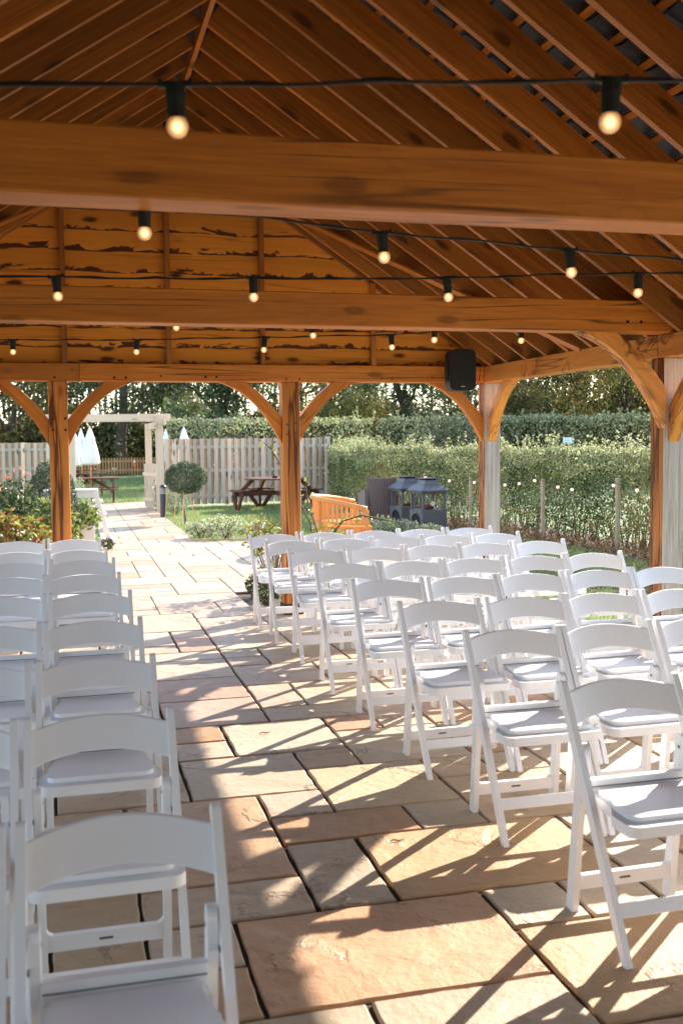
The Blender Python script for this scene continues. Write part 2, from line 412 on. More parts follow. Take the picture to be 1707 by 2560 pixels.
def blob(n, c, r, lo=.55, lump=.25, freq=2., flatbot=None):
    """points near the surface of a lumpy ellipsoid"""
    u = RNG.normal(size=(n,3)); u /= np.linalg.norm(u,axis=1,keepdims=True)
    rr = lo + (1-lo)*RNG.random(n)**.5
    ph = RNG.random(6)*6.28
    L = 1 + lump*(np.sin(u[:,0]*freq*2+ph[0])*np.sin(u[:,1]*freq*2.3+ph[1]) + .7*np.sin(u[:,2]*freq*3+ph[2])*np.sin(u[:,0]*freq*3.7+ph[3]))
    P = u*rr[:,None]*L[:,None]*np.array(r)+np.array(c)
    if flatbot is not None: P[:,2] = np.maximum(P[:,2], flatbot+RNG.random(n)*.05)
    return P
def clumps(n, k, c, r, cr, lo=.3):
    """n points in k clumps spread in an ellipsoid: gives gaps and light and dark clumps"""
    cc = blob(k, c, r, .25, .15); ids = RNG.integers(0,k,n)
    u = RNG.normal(size=(n,3)); u /= np.linalg.norm(u,axis=1,keepdims=True)
    s = cr*(.6+.7*RNG.random(k))
    return cc[ids] + u*(lo+(1-lo)*RNG.random(n)**.6)[:,None]*s[ids][:,None]*np.array((1,1,.75)), cc

def shrub(name, loc, r, n, size, mat, label, cat='shrub', group=None, stems=6, part='foliage', aspect=.5, lump=.2, lo=.5, clump=None, tips=None):
    t = empty(name, loc, 0, label, cat, group)
    c = (0,0,r[2])
    if clump: P,_ = clumps(n, clump, c, [x*.8 for x in r], min(r)*.38)
    else: P = blob(n, c, r, lo, lump)
    P[:,2] = np.maximum(P[:,2], .02)
    leaves(part, P, size, mat, t, aspect=aspect)
    if stems:
        m = MB()
        for i in range(stems):
            a = random.uniform(0,6.28); q = random.uniform(.3,.8)
            m.tube([(0.02*math.cos(a),.02*math.sin(a),0),(r[0]*q*.5*math.cos(a),r[1]*q*.5*math.sin(a),r[2]*.8),(r[0]*q*math.cos(a),r[1]*q*math.sin(a),r[2]*1.5)],[.012,.008,.004],5)
        m.build('stem', TWIG, t)
    if tips:
        tp, ts, tm = tips; P = blob(tp, c, [x*1.05 for x in r], .95, lump); P = P[P[:,2] > r[2]*1.2]
        leaves('young_leaves', P, ts, tm, t, aspect=aspect)
    return t

# ------------------------------------------------------------------ camera, light, sky
CF, CYAW, CPITCH, CROLL, CH = 2381.95, .2571, .0704, -.01, 1.642
fw = Vector((math.sin(CYAW)*math.cos(CPITCH), math.cos(CYAW)*math.cos(CPITCH), -math.sin(CPITCH)))
rt = Vector((math.cos(CYAW), -math.sin(CYAW), 0)); upv = rt.cross(fw)
c_, s_ = math.cos(CROLL), math.sin(CROLL); rt, upv = rt*c_+upv*s_, upv*c_-rt*s_
cam = bpy.data.cameras.new('camera'); co = bpy.data.objects.new('camera', cam); COL.objects.link(co)
M = Matrix((rt, upv, -fw)).transposed().to_4x4(); M.translation = (0,0,CH); co.matrix_world = M
cam.sensor_fit = 'VERTICAL'; cam.sensor_height = 36; cam.lens = CF/2352*36; cam.clip_end = 1000; cam.clip_start = .05
cam.dof.use_dof = True; cam.dof.focus_distance = 7.2; cam.dof.aperture_fstop = cam.lens/1000/.0095
scn.camera = co
AZ, EL = rad(52), rad(26.5)
w = bpy.data.worlds.new('World'); scn.world = w; w.use_nodes = True
sky = w.node_tree.nodes.new('ShaderNodeTexSky'); sky.sky_type = 'NISHITA'; sky.sun_disc = False
sky.sun_elevation = EL; sky.sun_rotation = AZ; sky.air_density = 1.0; sky.dust_density = .6
bg = w.node_tree.nodes['Background']; hs_ = w.node_tree.nodes.new('ShaderNodeHueSaturation'); hs_.inputs['Saturation'].default_value = .85; w.node_tree.links.new(sky.outputs[0], hs_.inputs['Color']); w.node_tree.links.new(hs_.outputs[0], bg.inputs[0]); bg.inputs[1].default_value = .15
sl = bpy.data.lights.new('sun','SUN'); sl.energy = 4.0; sl.angle = rad(.53); sl.color = (1,.925,.83)
so = bpy.data.objects.new('sun', sl); COL.objects.link(so)
sd = Vector((math.sin(AZ)*math.cos(EL), math.cos(AZ)*math.cos(EL), math.sin(EL)))
so.rotation_euler = sd.to_track_quat('Z','Y').to_euler(); so.location = sd*60
vs = scn.view_settings; vs.view_transform = 'Standard'; vs.look = 'None'; vs.gamma = 1; vs.exposure = 1.92

# ------------------------------------------------------------------ ground
def sheet(name, poly, z, mat):
    m = MB(); m.add([(x,y,z) for x,y in poly], [tuple(range(len(poly)))])
    return tag(m.build(name, mat, fix=False), kind='structure')
sheet('lawn', [(-220,-120),(260,-120),(260,320),(-220,320)], -.045, LAWN)
# bedding below the slabs
PAT = [(-3.695,-1.1),(4.105,-1.1),(4.105,9.536),(4.105,9.84),(1.705,9.84),(1.705,11.06),(2.305,11.06),(2.305,11.98),(6.205,11.98),(6.205,15.64),(3.205,17.17),(2.005,17.17),(2.005,28.5),(.505,28.5),(.505,17.17),(-.095,17.17),(-.095,9.84),(-3.695,9.84)]
sheet('joint_bedding', PAT, -.014, JOINT)
def in_poly(x, y, P):
    r = False; j = len(P)-1
    for i in range(len(P)):
        if (P[i][1] > y) != (P[j][1] > y) and x < (P[j][0]-P[i][0])*(y-P[i][1])/(P[j][1]-P[i][1])+P[i][0]: r = not r
        j = i
    return r
GX, GY, X0, Y0 = .300, .3055, .505, 2.815
fixed = [ # i0,i1,j0,j1,(tint)
 (0,3,0,2,(.64,.43,.26)),(1,2,2,4,(.55,.49,.38)),(2,5,2,4,(.62,.44,.24)),(3,4,1,2,(.56,.50,.39)),(-1,1,-2,0,(.55,.48,.36)),(1,3,-2,0,(.60,.51,.39)),
 (0,1,0,0,None),(3,6,-1,1,(.60,.43,.24)),(-1,0,0,1,(.56,.40,.24)),(-1,1,2,3,(.58,.50,.38)),(-1,1,3,6,(.60,.42,.26)),(1,3,4,5,(.54,.35,.18)),(3,4,4,5,(.56,.50,.38)),
 (1,2,5,6,(.62,.52,.43)),(2,4,5,7,(.62,.53,.36)),(0,2,6,8,(.62,.57,.46)),(2,3,7,8,(.56,.45,.33)),(3,5,7,9,(.62,.56,.45)),(1,3,8,10,(.64,.58,.47)),(0,1,8,9,(.64,.56,.44)),(0,1,9,10,(.56,.36,.19)),
 (3,4,9,10,(.60,.38,.25)),(2,4,10,11,(.60,.54,.42)),(0,2,10,12,(.58,.46,.37)),(2,3,11,13,(.62,.52,.42)),(3,5,11,13,(.62,.54,.42)),(0,2,12,14,(.54,.38,.28)),(2,4,13,15,(.60,.52,.44)),(0,2,14,16,(.60,.52,.42)),(2,3,15,16,(.52,.42,.33)),
 (3,5,15,17,(.58,.50,.38)),(4,6,4,6,(.62,.50,.34)),(5,6,1,4,(.60,.53,.42)),(5,6,9,11,(.55,.40,.28)),(4,6,9,11,None)]
occ = {}; slabs = []
def place(i0,i1,j0,j1,t):
    cells = [(i,j) for i in range(i0,i1) for j in range(j0,j1)]
    if not cells or any(c in occ for c in cells): return False
    for c in cells: occ[c] = 1
    slabs.append((X0+i0*GX, X0+i1*GX, Y0+j0*GY, Y0+j1*GY, t)); return True
for q in fixed: place(*q)
def ok(i,j): return in_poly(X0+(i+.5)*GX, Y0+(j+.5)*GY, PAT)
R2 = random.Random(5)
sizes = [(3,2),(2,3),(2,2),(2,2),(2,1),(1,2),(3,2),(2,1),(1,1)]
for j in range(-14, 86):
    for i in range(-14, 20):
        if (i,j) in occ or not ok(i,j): continue
        S = sizes[:]; R2.shuffle(S); S.append((1,1))
        for a,b in S:
            if all(ok(i+u,j+v) for u in range(a) for v in range(b)) and place(i,i+a,j,j+b,None): break
pv = MB(); tint = []
for (x0,x1,y0,y1,t) in slabs:
    near = y0 < 9; g = R2.uniform(.006,.011) if near else .005
    step = .07 if near else .2; jit = .0035 if near else .002
    ring = []
    for (ax,ay,bx,by) in ((x0+g,y0+g,x1-g,y0+g),(x1-g,y0+g,x1-g,y1-g),(x1-g,y1-g,x0+g,y1-g),(x0+g,y1-g,x0+g,y0+g)):
        n = max(1,int(math.hypot(bx-ax,by-ay)/step))
        for k in range(n):
            f = k/n; ring.append((ax+(bx-ax)*f+R2.uniform(-jit,jit), ay+(by-ay)*f+R2.uniform(-jit,jit)))
    cx, cy = (x0+x1)/2,(y0+y1)/2; z = R2.uniform(-.0015,.0015); n = len(ring)
    ins = [(cx+(x-cx)*(1-.006/(x1-x0)*2), cy+(y-cy)*(1-.006/(y1-y0)*2)) for x,y in ring]
    V = [(x,y,-.02) for x,y in ring]+[(x,y,z-.005) for x,y in ring]+[(x,y,z) for x,y in ins]
    F = [tuple(2*n+k for k in range(n))]
    for k in range(n):
        k2=(k+1)%n; F += [(k,k2,n+k2,n+k),(n+k,n+k2,2*n+k2,2*n+k)]
    pv.add(V,F); tint += [(*(t or (0,0,0)), 1. if t else 0.)]*len(V)
po = pv.build('paving', STONE, fix=False)
ca = po.data.color_attributes.new('tint','FLOAT_COLOR','POINT'); ca.data.foreach_set('color', [c for q in tint for c in q])
tag(po, kind='structure')
sheet('planting_bed', [(-9,9.84),(-.095,9.84),(-.095,17.17),(-9,19)], -.03, TRENCH)
sheet('shrub_bed', [(1.705,9.84),(6.2,9.84),(6.2,11.98),(2.305,11.98),(2.305,11.06),(1.705,11.06)], -.028, TRENCH)
sheet('hedge_bed', [(7.0,5),(8.6,5),(8.6,20),(7.3,20.5),(5.9,22.0),(5.4,20.6),(6.9,18.0)], -.038, TRENCH)

# ------------------------------------------------------------------ pavilion
PVL = empty('timber_pavilion', (.93,4.6,0), 0, 'open sided oak framed pavilion with a rafter roof over rows of white chairs', 'pavilion')
PO = Vector((.93,4.6,0))
def B(name, p0, p1, w, h, mat, bevel=.008, up=(0,0,1)):
    return beam(name, Vector(p0)-PO, Vector(p1)-PO, w, h, mat, PVL, bevel, up)
XR, XC, XL = .93, 3.94, -2.08       # ridge, inner faces of the long plates
PW = .165; PB, PT = 2.173, 2.332; YR = 9.467
SL = (4.348-2.331)/3.01
def postm(name, x, y, mat2=None, h=PB):
    """x,y = near left corner"""
    m = MB(); n = 5
    vs=[]; fs=[]; 
    for k in range(n+1):
        z = h*k/n
        vs += [(z-h/2,-PW/2,-PW/2),(z-h/2,PW/2,-PW/2),(z-h/2,PW/2,PW/2),(z-h/2,-PW/2,PW/2)]
    mi=[]
    for k in range(n):
        for q in range(4):
            q2=(q+1)%4; fs.append((k*4+q,(k+1)*4+q,(k+1)*4+q2,k*4+q2)); mi.append(q)
    m.v=vs; m.f=fs+[(0,1,2,3),(n*4+3,n*4+2,n*4+1,n*4)]
    m.m=[0]*len(m.f)
    if mat2:
        for idx,q in enumerate(mi):
            m.m[idx] = 1 if q in mat2 else 0
    o = m.build('post', [OAKP, OAKG] , PVL, .008)
    # local X -> world Z ; local Y -> world X ; local Z -> world Y
    Mx = Matrix(((0,1,0,0),(0,0,1,0),(1,0,0,0),(0,0,0,1))); Mx.translation = Vector((x+PW/2,y+PW/2,h/2))-PO
    o.matrix_local = Mx
    return o
# faces q: 0 -> local z=-  (world -Y, front) ; 1 -> local y=+ (world +X) ; 2 -> +Y ; 3 -> local y=- (world -X)
YM, YN, YE = 6.25, 3.065, -.14
postm('post', XC, YR, (0,1,2)); postm('post', 1.935, YR, (1,2)); postm('post', -.15, YR, (2,)); postm('post', XL-PW, YR, (2,3))
for y in (YM+.07, YN+.005, YE):
    postm('post', XC, y, (0,1,2)); postm('post', XL-PW, y, (2,3))
# pads under posts on the rear row
for x in (1.935,-.15): 
    m = MB(); m.box((x-.012,YR-.012,-.004),(x+PW+.012,YR+PW+.012,.10)); m.build('post_foot', STONE, PVL, .006).location = -PO
# plates
B('wall_plate', (XL+.003,YR+PW/2,(PB+PT)/2),(.1232,YR+PW/2,(PB+PT)/2), PW, PT-PB, OAK)
B('wall_plate', (.124,YR+PW/2,(PB+PT)/2),(XC-.003,YR+PW/2,(PB+PT)/2), PW, PT-PB, OAK)
for x in (XC+PW/2, XL-PW/2):
    B('wall_plate', (x,YM+.155,(PB+PT)/2),(x,YR+PW+.12,(PB+PT)/2), PW, PT-PB, OAKS)
    B('wall_plate', (x,-3.2,(PB+PT)/2),(x,YM+.15,(PB+PT)/2), PW, PT-PB, OAKS)
# tie beams
for y,hh in ((YM,.205),(YN,.20),(YE,.2)):
    B('tie_beam', (XL-.14,y+.088,2.335+hh/2),(XC+.14,y+.088,2.335+hh/2), .176, hh, OAK, .008)
# braces
def brace(corner, ud, scale=1., t=.085, mat=OAK, vtop=PB, yd=(0,0,-1)):
    """curved brace in the plane of ud (horizontal unit) and down"""
    A=[(.586,0),(.22,.10),(0,.575)]; Bc=[(.335,0),(.15,.12),(0,.335)]
    def bez(P,n=12): return [((1-s)**2*P[0][0]+2*s*(1-s)*P[1][0]+s*s*P[2][0], (1-s)**2*P[0][1]+2*s*(1-s)*P[1][1]+s*s*P[2][1]) for s in [k/n for k in range(n+1)]]
    lo = bez(A); hi = bez(Bc)
    # local frame: X along the chord
    c0 = Vector((.46,0)); c1 = Vector((0,.455)); dx = (c1-c0).normalized(); dy = Vector((-dx.y,dx.x)); mid=(c0+c1)/2
    def loc(p): q = Vector(p)-mid; return (q.dot(dx)*scale, q.dot(dy)*scale)
    poly_lo = [loc(p) for p in lo]; poly_hi = [loc(p) for p in hi]
    m = MB(); n = len(lo); vs=[]
    for a,b in zip(poly_lo,poly_hi):
        for z in (-t/2,t/2): vs += [(a[0],a[1],z),(b[0],b[1],z)]
    fs=[]
    for k in range(n-1):
        i=k*4; j=i+4
        fs += [(i,i+1,j+1,j),(i+2,j+2,j+3,i+3),(i,j,j+2,i+2),(i+1,i+3,j+3,j+1)]
    fs += [(0,2,3,1),(4*(n-1),4*(n-1)+1,4*(n-1)+3,4*(n-1)+2)]
    m.add(vs,fs); o = m.build('brace', mat, PVL, .006)
    U = Vector(ud); D = Vector((0,0,-1))
    X = (U*dx.x + D*dx.y); Yv = (U*dy.x + D*dy.y); Z = X.cross(Yv)
    Mt = Matrix((X,Yv,Z)).transposed().to_4x4()
    Mt.translation = Vector(corner)-PO + Vector((0,0,vtop-corner[2])) + (U*mid.x + D*mid.y)*scale
    o.matrix_local = Mt
yc = YR+PW/2
for x in (-.15,1.935): 
    brace((x+PW,yc,PB),(1,0,0)); brace((x,yc,PB),(-1,0,0))
brace((XC,yc,PB),(-1,0,0)); brace((XL,yc,PB),(1,0,0))
for xx,sx in ((XC+PW/2,1),(XL-PW/2,-1)):
    brace((xx,YR,PB),(0,-1,0), mat=OAKS)
    for y in (YM+.07, YN+.005):
        brace((xx,y,PB),(0,-1,0), mat=OAKS); 
    for y in (YM+.088, YN+.088):
        brace((XC if sx>0 else XL,y,PB),(-sx,0,0), 1.12, .10, OAKS, 2.335)
# pegs and bolts
m = MB()
def peg(x,z,y=YR,r=.011,bolt=True):
    (m if bolt else m2).tube([(x,y-.004,z),(x,y+.01,z)], r, 10)
m2 = MB()
for x,z in ((-.115,1.84),(-.01,1.845),(-.115,1.745),(-.01,1.745)): peg(x,z)
for x in (-.09,.42,.52): peg(x,2.205)
for x in (1.23,1.33): peg(x,2.215)
for x in (.06,1.975,2.1): peg(x,2.20 if x>.1 else 2.27,bolt=False)
for x,z in ((1.975,1.78),(2.06,1.79),(1.975,1.69),(2.06,1.70),(2.9,2.21),(3.0,2.21),(3.4,2.22),(.83,2.22)): peg(x,z,bolt=False)
for x in (3.62,3.72): peg(x,2.40,YM)
m.build('bolt', BOLT, PVL, loc=-PO); m2.build('peg', PEG, PVL, loc=-PO)
# rafters: one pair every 0.4 m, each its own mesh
rw, rd = .042, .165
apz = 4.348; 
rl = math.sqrt(1+SL*SL)
ang = math.atan(SL)
def rafter_pts(side, y, ext=.21):
    # underside line from ridge (XR,apz) to (XC+ext,...)
    x1 = XR+side*(3.01+ext); z1 = apz-SL*(3.01+ext)
    off = Vector((side*math.sin(ang)*rd/2, 0, math.cos(ang)*rd/2))
    a = Vector((XR+side*.018,y,apz-SL*.018))+off; b = Vector((x1,y,z1))+off
    return a,b
ys = [6.14+.4*k for k in range(-23,9)] 
ys = [y for y in ys if y < YR-.02]+[YR+.045]
for y in ys:
    for s in (-1,1):
        a,b = rafter_pts(s,y); B('rafter', a, b, rw, rd, PINE, .0025, up=(s*math.sin(ang),0,math.cos(ang)))
B('ridge_board', (XR,-3.15,apz+.055),(XR,YR+.02,apz+.055), .034, .2, PINE, .003)
# battens above the rafters and the tiles on them
for s in (-1,1):
    nrm = Vector((s*math.sin(ang),0,math.cos(ang))); dn = Vector((s*math.cos(ang),0,-math.sin(ang)))
    for k in range(20):
        q = Vector((XR,0,apz)) + dn*(.12+.187*k) + nrm*(rd+.014)
        B('batten', (q.x,-3.2,q.z),(q.x,9.75,q.z), .038, .025, PINE, .002, up=nrm)
    t = MB(); ny = 17; W=.30
    for r in range(21):
        d0 = -.02+.187*r; d1 = d0+.235
        prof=[]; y=-3.3
        while y < 9.85:
            for f,hh in ((0,.0),(.12,.0),(.2,.014),(.38,.03),(.56,.03),(.74,.014),(.82,0),(.999,0)): prof.append((y+f*W,hh))
            y += W
        vs=[]
        for (yy,hh) in prof:
            for d,l in ((d0,.0),(d1,.022)):
                p = Vector((XR,0,apz))+dn*d+nrm*(rd+.030+l+hh); vs.append((p.x,yy,p.z))
            for d,l in ((d0,.010),(d1,.032)):
                p = Vector((XR,0,apz))+dn*d+nrm*(rd+.030+l+hh); vs.append((p.x,yy,p.z))
        fs=[]
        for k in range(len(prof)-1):
            i=k*4; j=i+4; fs += [(i,i+1,j+1,j),(i+2,j+2,j+3,i+3),(i+1,i+3,j+3,j+1),(i,j,j+2,i+2)]
        t.add([Vector(v)-PO for v in vs],fs)
    t.build('roof_tiles', TILE, PVL, fix=False)
m = MB(); m.tube([(XR,-3.3,apz+rd+.05),(XR,9.86,apz+rd+.05)],.14,14); m.build('ridge_tiles', TILE, PVL, loc=-PO)
# unseen boarded wall added behind camera; it and the lengthened roof block sky light
hs = empty('light_blocker', (.9,-3.4,0), 0, 'boarded wall added unseen behind the viewer to block sky light, at the roof end', 'light_blocker')
wm = wood('blocker_boards', (.20,.25,.31),(.14,.18,.23), island=True)  # slate blue so the added wall throws less warmth onto the chairs
m = MB(); m.box((-9,-3,0),(9,0,5.2)); m.build('wall', wm, hs)
for x in (-3.2,.2,3.4):
    m = MB(); m.box((x,-.02,0),(x+1.0,.03,2.1)); m.build('blocker_door', WHITE, hs, .01)  # doors of the added wall, unseen too
# diagonal wind braces nailed under the rafters
for s in (1,-1):
    p = lambda x,y: Vector((XR+s*(x-XR), y, apz-SL*(x-XR)-.012))
    B('wind_brace', p(1.75,9.40), p(3.93,7.50), .095, .022, PINE, .002, up=(s*math.sin(ang),0,math.cos(ang)))
# gable: waney-edge boards, each overlapping the one below
g = MB(); ev=[]; z = PT+.004; k = 0; R3 = random.Random(3)
while z < apz+.15:
    hgt = .165+R3.uniform(-.012,.022); hw = min(3.3, (apz+.17-z)/SL+.02)
    x0,x1 = XR-hw, XR+hw; nx = max(6,int((x1-x0)/.03)); ph = R3.uniform(0,90)
    base = len(g.v); vs=[]; fs=[]
    for i in range(nx+1):
        x = x0+(x1-x0)*i/nx
        wv = mnoise.noise(Vector((x*2.2+ph,ph,0)))*.018 + mnoise.noise(Vector((x*9+ph,ph,3)))*.007
        edge_z = z-.018+wv
        for zz,yo,e in ((edge_z,.0,0.),(edge_z+.014,-.001,.16),(edge_z+.045,.0,.34),(z+.085,.006,.8),(z+hgt+.03,.020,1.)):
            lim = apz+.16-SL*abs(x-XR); vs.append((x,9.535+yo, min(zz,max(lim,z-.02)))); ev.append(e)
        vs.append((x,9.562,min(edge_z,max(apz+.16-SL*abs(x-XR),z-.02)))); ev.append(0.)
    for i in range(nx):
        a=i*6; b=a+6
        for q in range(4): fs.append((a+q,b+q,b+q+1,a+q+1))
        fs.append((a+5,b+5,b,a)); fs.append((a+4,b+4,b+5,a+5))
    g.add([Vector(v)-PO for v in vs],fs); z += hgt; k += 1
go = g.build('gable_boards', CLAD, PVL, fix=False)
at = go.data.attributes.new('edge','FLOAT','POINT'); at.data.foreach_set('value', ev)
for x in (-1.75,-.93,-.02,.885,1.74,2.80):
    top = apz-SL*abs(x+.022-XR)+.02
    B('stud', (x+.022,9.495,PT+.002),(x+.022,9.495,top), .045, .058, PINE, .003, up=(0,1,0))

# ------------------------------------------------------------------ folding chairs
def side_leg(pts, w, x0, x1, round_top=True):
    """leg with a centre line in the YZ plane and width w(t); extruded in X"""
    P = [Vector((a,b)) for a,b in pts]; n=len(P); L=[]; R=[]
    for i,p in enumerate(P):
        d = (P[min(i+1,n-1)]-P[max(i-1,0)]).normalized(); q = Vector((-d.y,d.x)); ww = w[i]/2
        L.append(p+q*ww); R.append(p-q*ww)
    # flat foot
    poly = R[:]
    if round_top:
        d = (P[-1]-P[-2]).normalized(); q = Vector((-d.y,d.x)); r = w[-1]/2
        for k in range(1,8):
            a = math.pi*k/8; poly.append(P[-1] - q*r*math.cos(a) + d*r*math.sin(a))
    poly += L[::-1]
    poly = [(max(-1,a.x), max(0.0,a.y)) for a in poly]
    m = MB(); m.prism(poly, x0, x1, 'x'); return m
def pivot(m, s, xs):
    x0 = xs[0] if s > 0 else xs[1]
    m.tube([(x0-.002*s,.332,.565),(x0-.0035*s,.332,.565)],.006,10,1); m.tube([(s*.2005,.30,.52),(s*.2065,.30,.52)],.008,10,1); return m
def make_chair():
    t = empty('folding_chair'); HW = .2275
    for s in (-1,1):
        xs = sorted((s*HW, s*(HW-.023)))
        P = [(0.0,-.01),(.045,.085),(.15,.275),(.25,.455),(.345,.62),(.437,.785)]
        P = [(a-.004,b) for a,b in P]
        side_leg(P,[.034,.037,.040,.041,.040,.036],xs[0],xs[1]).build('long_leg', PLAST, t, .004)
        xs = sorted((s*(HW-.026), s*(HW-.050)))
        pivot(side_leg([(.405,-.01),(.392,.12),(.372,.30),(.350,.44),(.336,.53),(.330,.585)],[.046,.046,.042,.045,.058,.052],xs[0],xs[1]), s, xs).build('short_leg', [PLAST,DARKS], t, .004)
    # backrest: curved slat with arched edges
    m = MB(); nx, nt_ = 20, 4; vs=[]
    for side in (0,1):
        for i in range(nx+1):
            u = -1+2*i/nx; x = u*(HW-.018)
            bul = .042*(1-u*u); arch = .026*(1-u*u)
            for k in range(nt_+1):
                f = k/nt_; zz = .662+.098*f+arch*(1 if f>.5 else 1.05); yy = (zz-.0)*.545-.006+bul + side*.014
                vs.append((x,yy,zz))
    W = nt_+1; off = (nx+1)*W; fs=[]
    for i in range(nx):
        for k in range(nt_):
            a=i*W+k; fs.append((a,a+W,a+W+1,a+1)); fs.append((off+a,off+a+1,off+a+W+1,off+a+W))
        a=i*W; fs.append((a,off+a,off+a+W,a+W)); a=i*W+nt_; fs.append((a,a+W,off+a+W,off+a))
    for i in (0,nx):
        for k in range(nt_): a=i*W+k; fs.append((a,a+1,off+a+1,off+a))
    m.add(vs,fs); o = m.build('backrest', PLAST, t, .004)
    # seat frame, rounded front corners
    def seatpoly(fw_, bw, y0, y1, r):
        pts=[]
        for s in (-1,1):
            arc = []
            for k in range(7):
                a = math.pi/2*k/6; arc.append((s*(fw_-r+r*math.sin(a)), y0+r-r*math.cos(a)))
            pts.append(arc)
        left = pts[0][::-1]; right = pts[1]
        return left+right+[(fw_,y0+.12),(bw,y0+.19),(bw,y1),(-bw,y1),(-bw,y0+.19),(-fw_,y0+.12)]
    m = MB(); m.prism(seatpoly(.213,.176,-.018,.30,.042), .408,.444,'z'); m.build('seat', PLAST, t, .005)
    m = MB(); m.prism(seatpoly(.184,.160,.020,.288,.034), .445,.462,'z'); m.build('seat_pad', PAD, t, .006, seg=3)
    m = MB(); m.box((-.176,.302,.430),(.176,.330,.463)); m.box((-.176,.306,.4655),(.176,.334,.489)); m.box((-.176,.304,.4625),(.176,.326,.466),1); m.build('hinge_rail', [PLAST,DARKS], t, .003)
    m = MB(); m.bar((-HW+.022,.068,.146),(HW-.022,.068,.146),.018,.046, up=(0,.49,.87)); m.build('front_stretcher', PLAST, t, .004)
    m = MB(); m.prism([(-.18,.078),(.18,.078),(.18,.150),(.172,.136),(.158,.128),(-.158,.128),(-.172,.136),(-.18,.150)], .380,.402,'y')
    m.box((-.022,.3785,.099),(.022,.384,.108),1); m.build('rear_stretcher', [PLAST,DARKS], t, .003)
    return t
ORD = ['','nearest','second','third','fourth','fifth','sixth','seventh','eighth','farthest']
chair0 = make_chair(); used = False
def chair(x, y, rz, label, group):
    global used
    c = copy_tree(chair0) if used else chair0; used = True
    c.location = (x,y,0); c.rotation_euler = (0,0,rz); tag(c, label, 'chair', group); return c
R4 = random.Random(21)
# rows right of the aisle: x of the outer left leg, y of the backrest top
rows_r = [(1.622,3.222,3),(1.648,4.222,3),(1.628,5.072,4),(1.617,5.946,5),(1.600,6.83,5),(1.620,7.80,5),(1.576,8.56,5),(1.558,9.20,5)]
seatn = ['aisle seat','second seat','third seat','fourth seat','fifth seat']
for r,(x,y,n) in enumerate(rows_r):
    rn = ('nearest row' if r==0 else 'last row back' if r==7 else ORD[r+1]+' row from camera')
    for k in range(n):
        chair(x+.2275+k*.4665+R4.uniform(-.004,.004), y-.44+R4.uniform(-.012,.012), R4.uniform(-.026,.026),
              'white folding chair, right block, %s, %s'%(rn, seatn[k]+(' from aisle' if k else '')), 'chairs right of the aisle')
rows_l = [(.318,2.36),(.300,3.265),(.310,4.13),(.326,5.017),(.327,5.945),(.314,6.795),(.305,7.647),(.291,8.40),(.262,9.32)]
for r,(x,y) in enumerate(rows_l):
    rn = ('nearest row' if r==0 else 'last row back' if r==8 else ORD[r+1]+' row from camera')
    for k in range(2):
        chair(x-.2275-k*.4665+R4.uniform(-.003,.003), y-.44+R4.uniform(-.006,.006), R4.uniform(-.014,.014),
              'white folding chair, left block, %s, %s'%(rn, 'aisle seat' if k==0 else 'next to the aisle seat'), 'chairs left of the aisle')

# ------------------------------------------------------------------ festoon lights
def festoon(name, pts, bulbs, label, lean=None, r=.0225, par=None):
    """pts: cable points; bulbs: (x,y,z) of bulb centres hung from the cable"""
    t = empty(name, pts[0], 0, label, 'string lights', 'festoon strings under the roof'); O = Vector(pts[0])
    P=[]; allp = [Vector(p) for p in pts]
    for a,b in zip(allp[:-1],allp[1:]):
        for k in range(8):
            f=k/8; P.append(a.lerp(b,f)+Vector((0,0,-.005*math.sin(math.pi*f)+mnoise.noise(Vector((a.x*3+f*3,a.y,0)))*.003))-O)
    P.append(allp[-1]-O)
    m = MB(); m.tube(P,.0042,7); m.tube([p+Vector((0,.004,.0035+.004*math.sin(i*1.3))) for i,p in enumerate(P)],.0022,5)
    m.build('cable', CABLE, t)
    for (x,y,z) in bulbs:
        c = Vector((x,y,z))-O
        h = MB(); h.lathe([(.012,.088),(.020,.084),(.0205,.06),(.019,.045),(.018,.018),(.0165,.014)],14,(0,0,0)); h.bar((-.034,0,.084),(.034,0,.084),.013,.012)
        h.bar((-.031,0,.083),(-.031,0,.096),.007,.007); h.bar((.031,0,.083),(.031,0,.096),.007,.007)
        ho = h.build('lamp_holder', BLACK, t, smooth=False); ho.location = c
        tl = random.uniform(-.1,.1); ho.rotation_euler = (0,tl,random.uniform(-.3,.3))
        b = MB(); b.lathe([(.0,-.0235),(.009,-.0215),(.016,-.0165),(.0205,-.009),(.0225,-.001),(.0215,.007),(.0175,.014),(.0145,.0195)],18); bo = b.build('bulb', BULB, ho, smooth=True)
    return t
zc = 2.366
festoon('festoon_string', [(-.9,2.42,2.366),(.235,2.18,zc),(.64,2.06,2.364),(1.085,1.955,zc),(1.5,1.85,2.366),(2.2,1.7,2.366)], [(.235,2.175,2.28),(1.085,1.95,2.28)],
        'black festoon cable nearest the camera with two large glowing globe bulbs')
festoon('festoon_string', [(.22,3.25,2.362),(.246,3.262,2.36),(.66,3.4,2.368),(1.096,3.55,zc),(1.5,3.64,2.37),(1.911,3.73,zc),(2.35,3.83,2.372),(2.8,3.95,2.37)], [(.246,3.262,2.275),(1.096,3.545,2.28),(1.911,3.724,2.28)],
        'festoon cable starting under the nearest tie beam, three glowing bulbs sloping right')
festoon('festoon_string', [(-.85,4.9,zc),(-.021,4.775,zc),(.4,4.7,2.36),(.825,4.645,zc),(1.26,4.55,2.36),(1.689,4.485,zc),(2.1,4.33,2.37),(2.477,4.195,zc),(2.9,4.1,2.37),(3.93,3.9,2.40)], [(-.021,4.772,2.28),(.825,4.643,2.28),(1.689,4.482,2.28),(2.477,4.191,2.28)],
        'festoon cable with four glowing bulbs crossing in front of the middle tie beam')
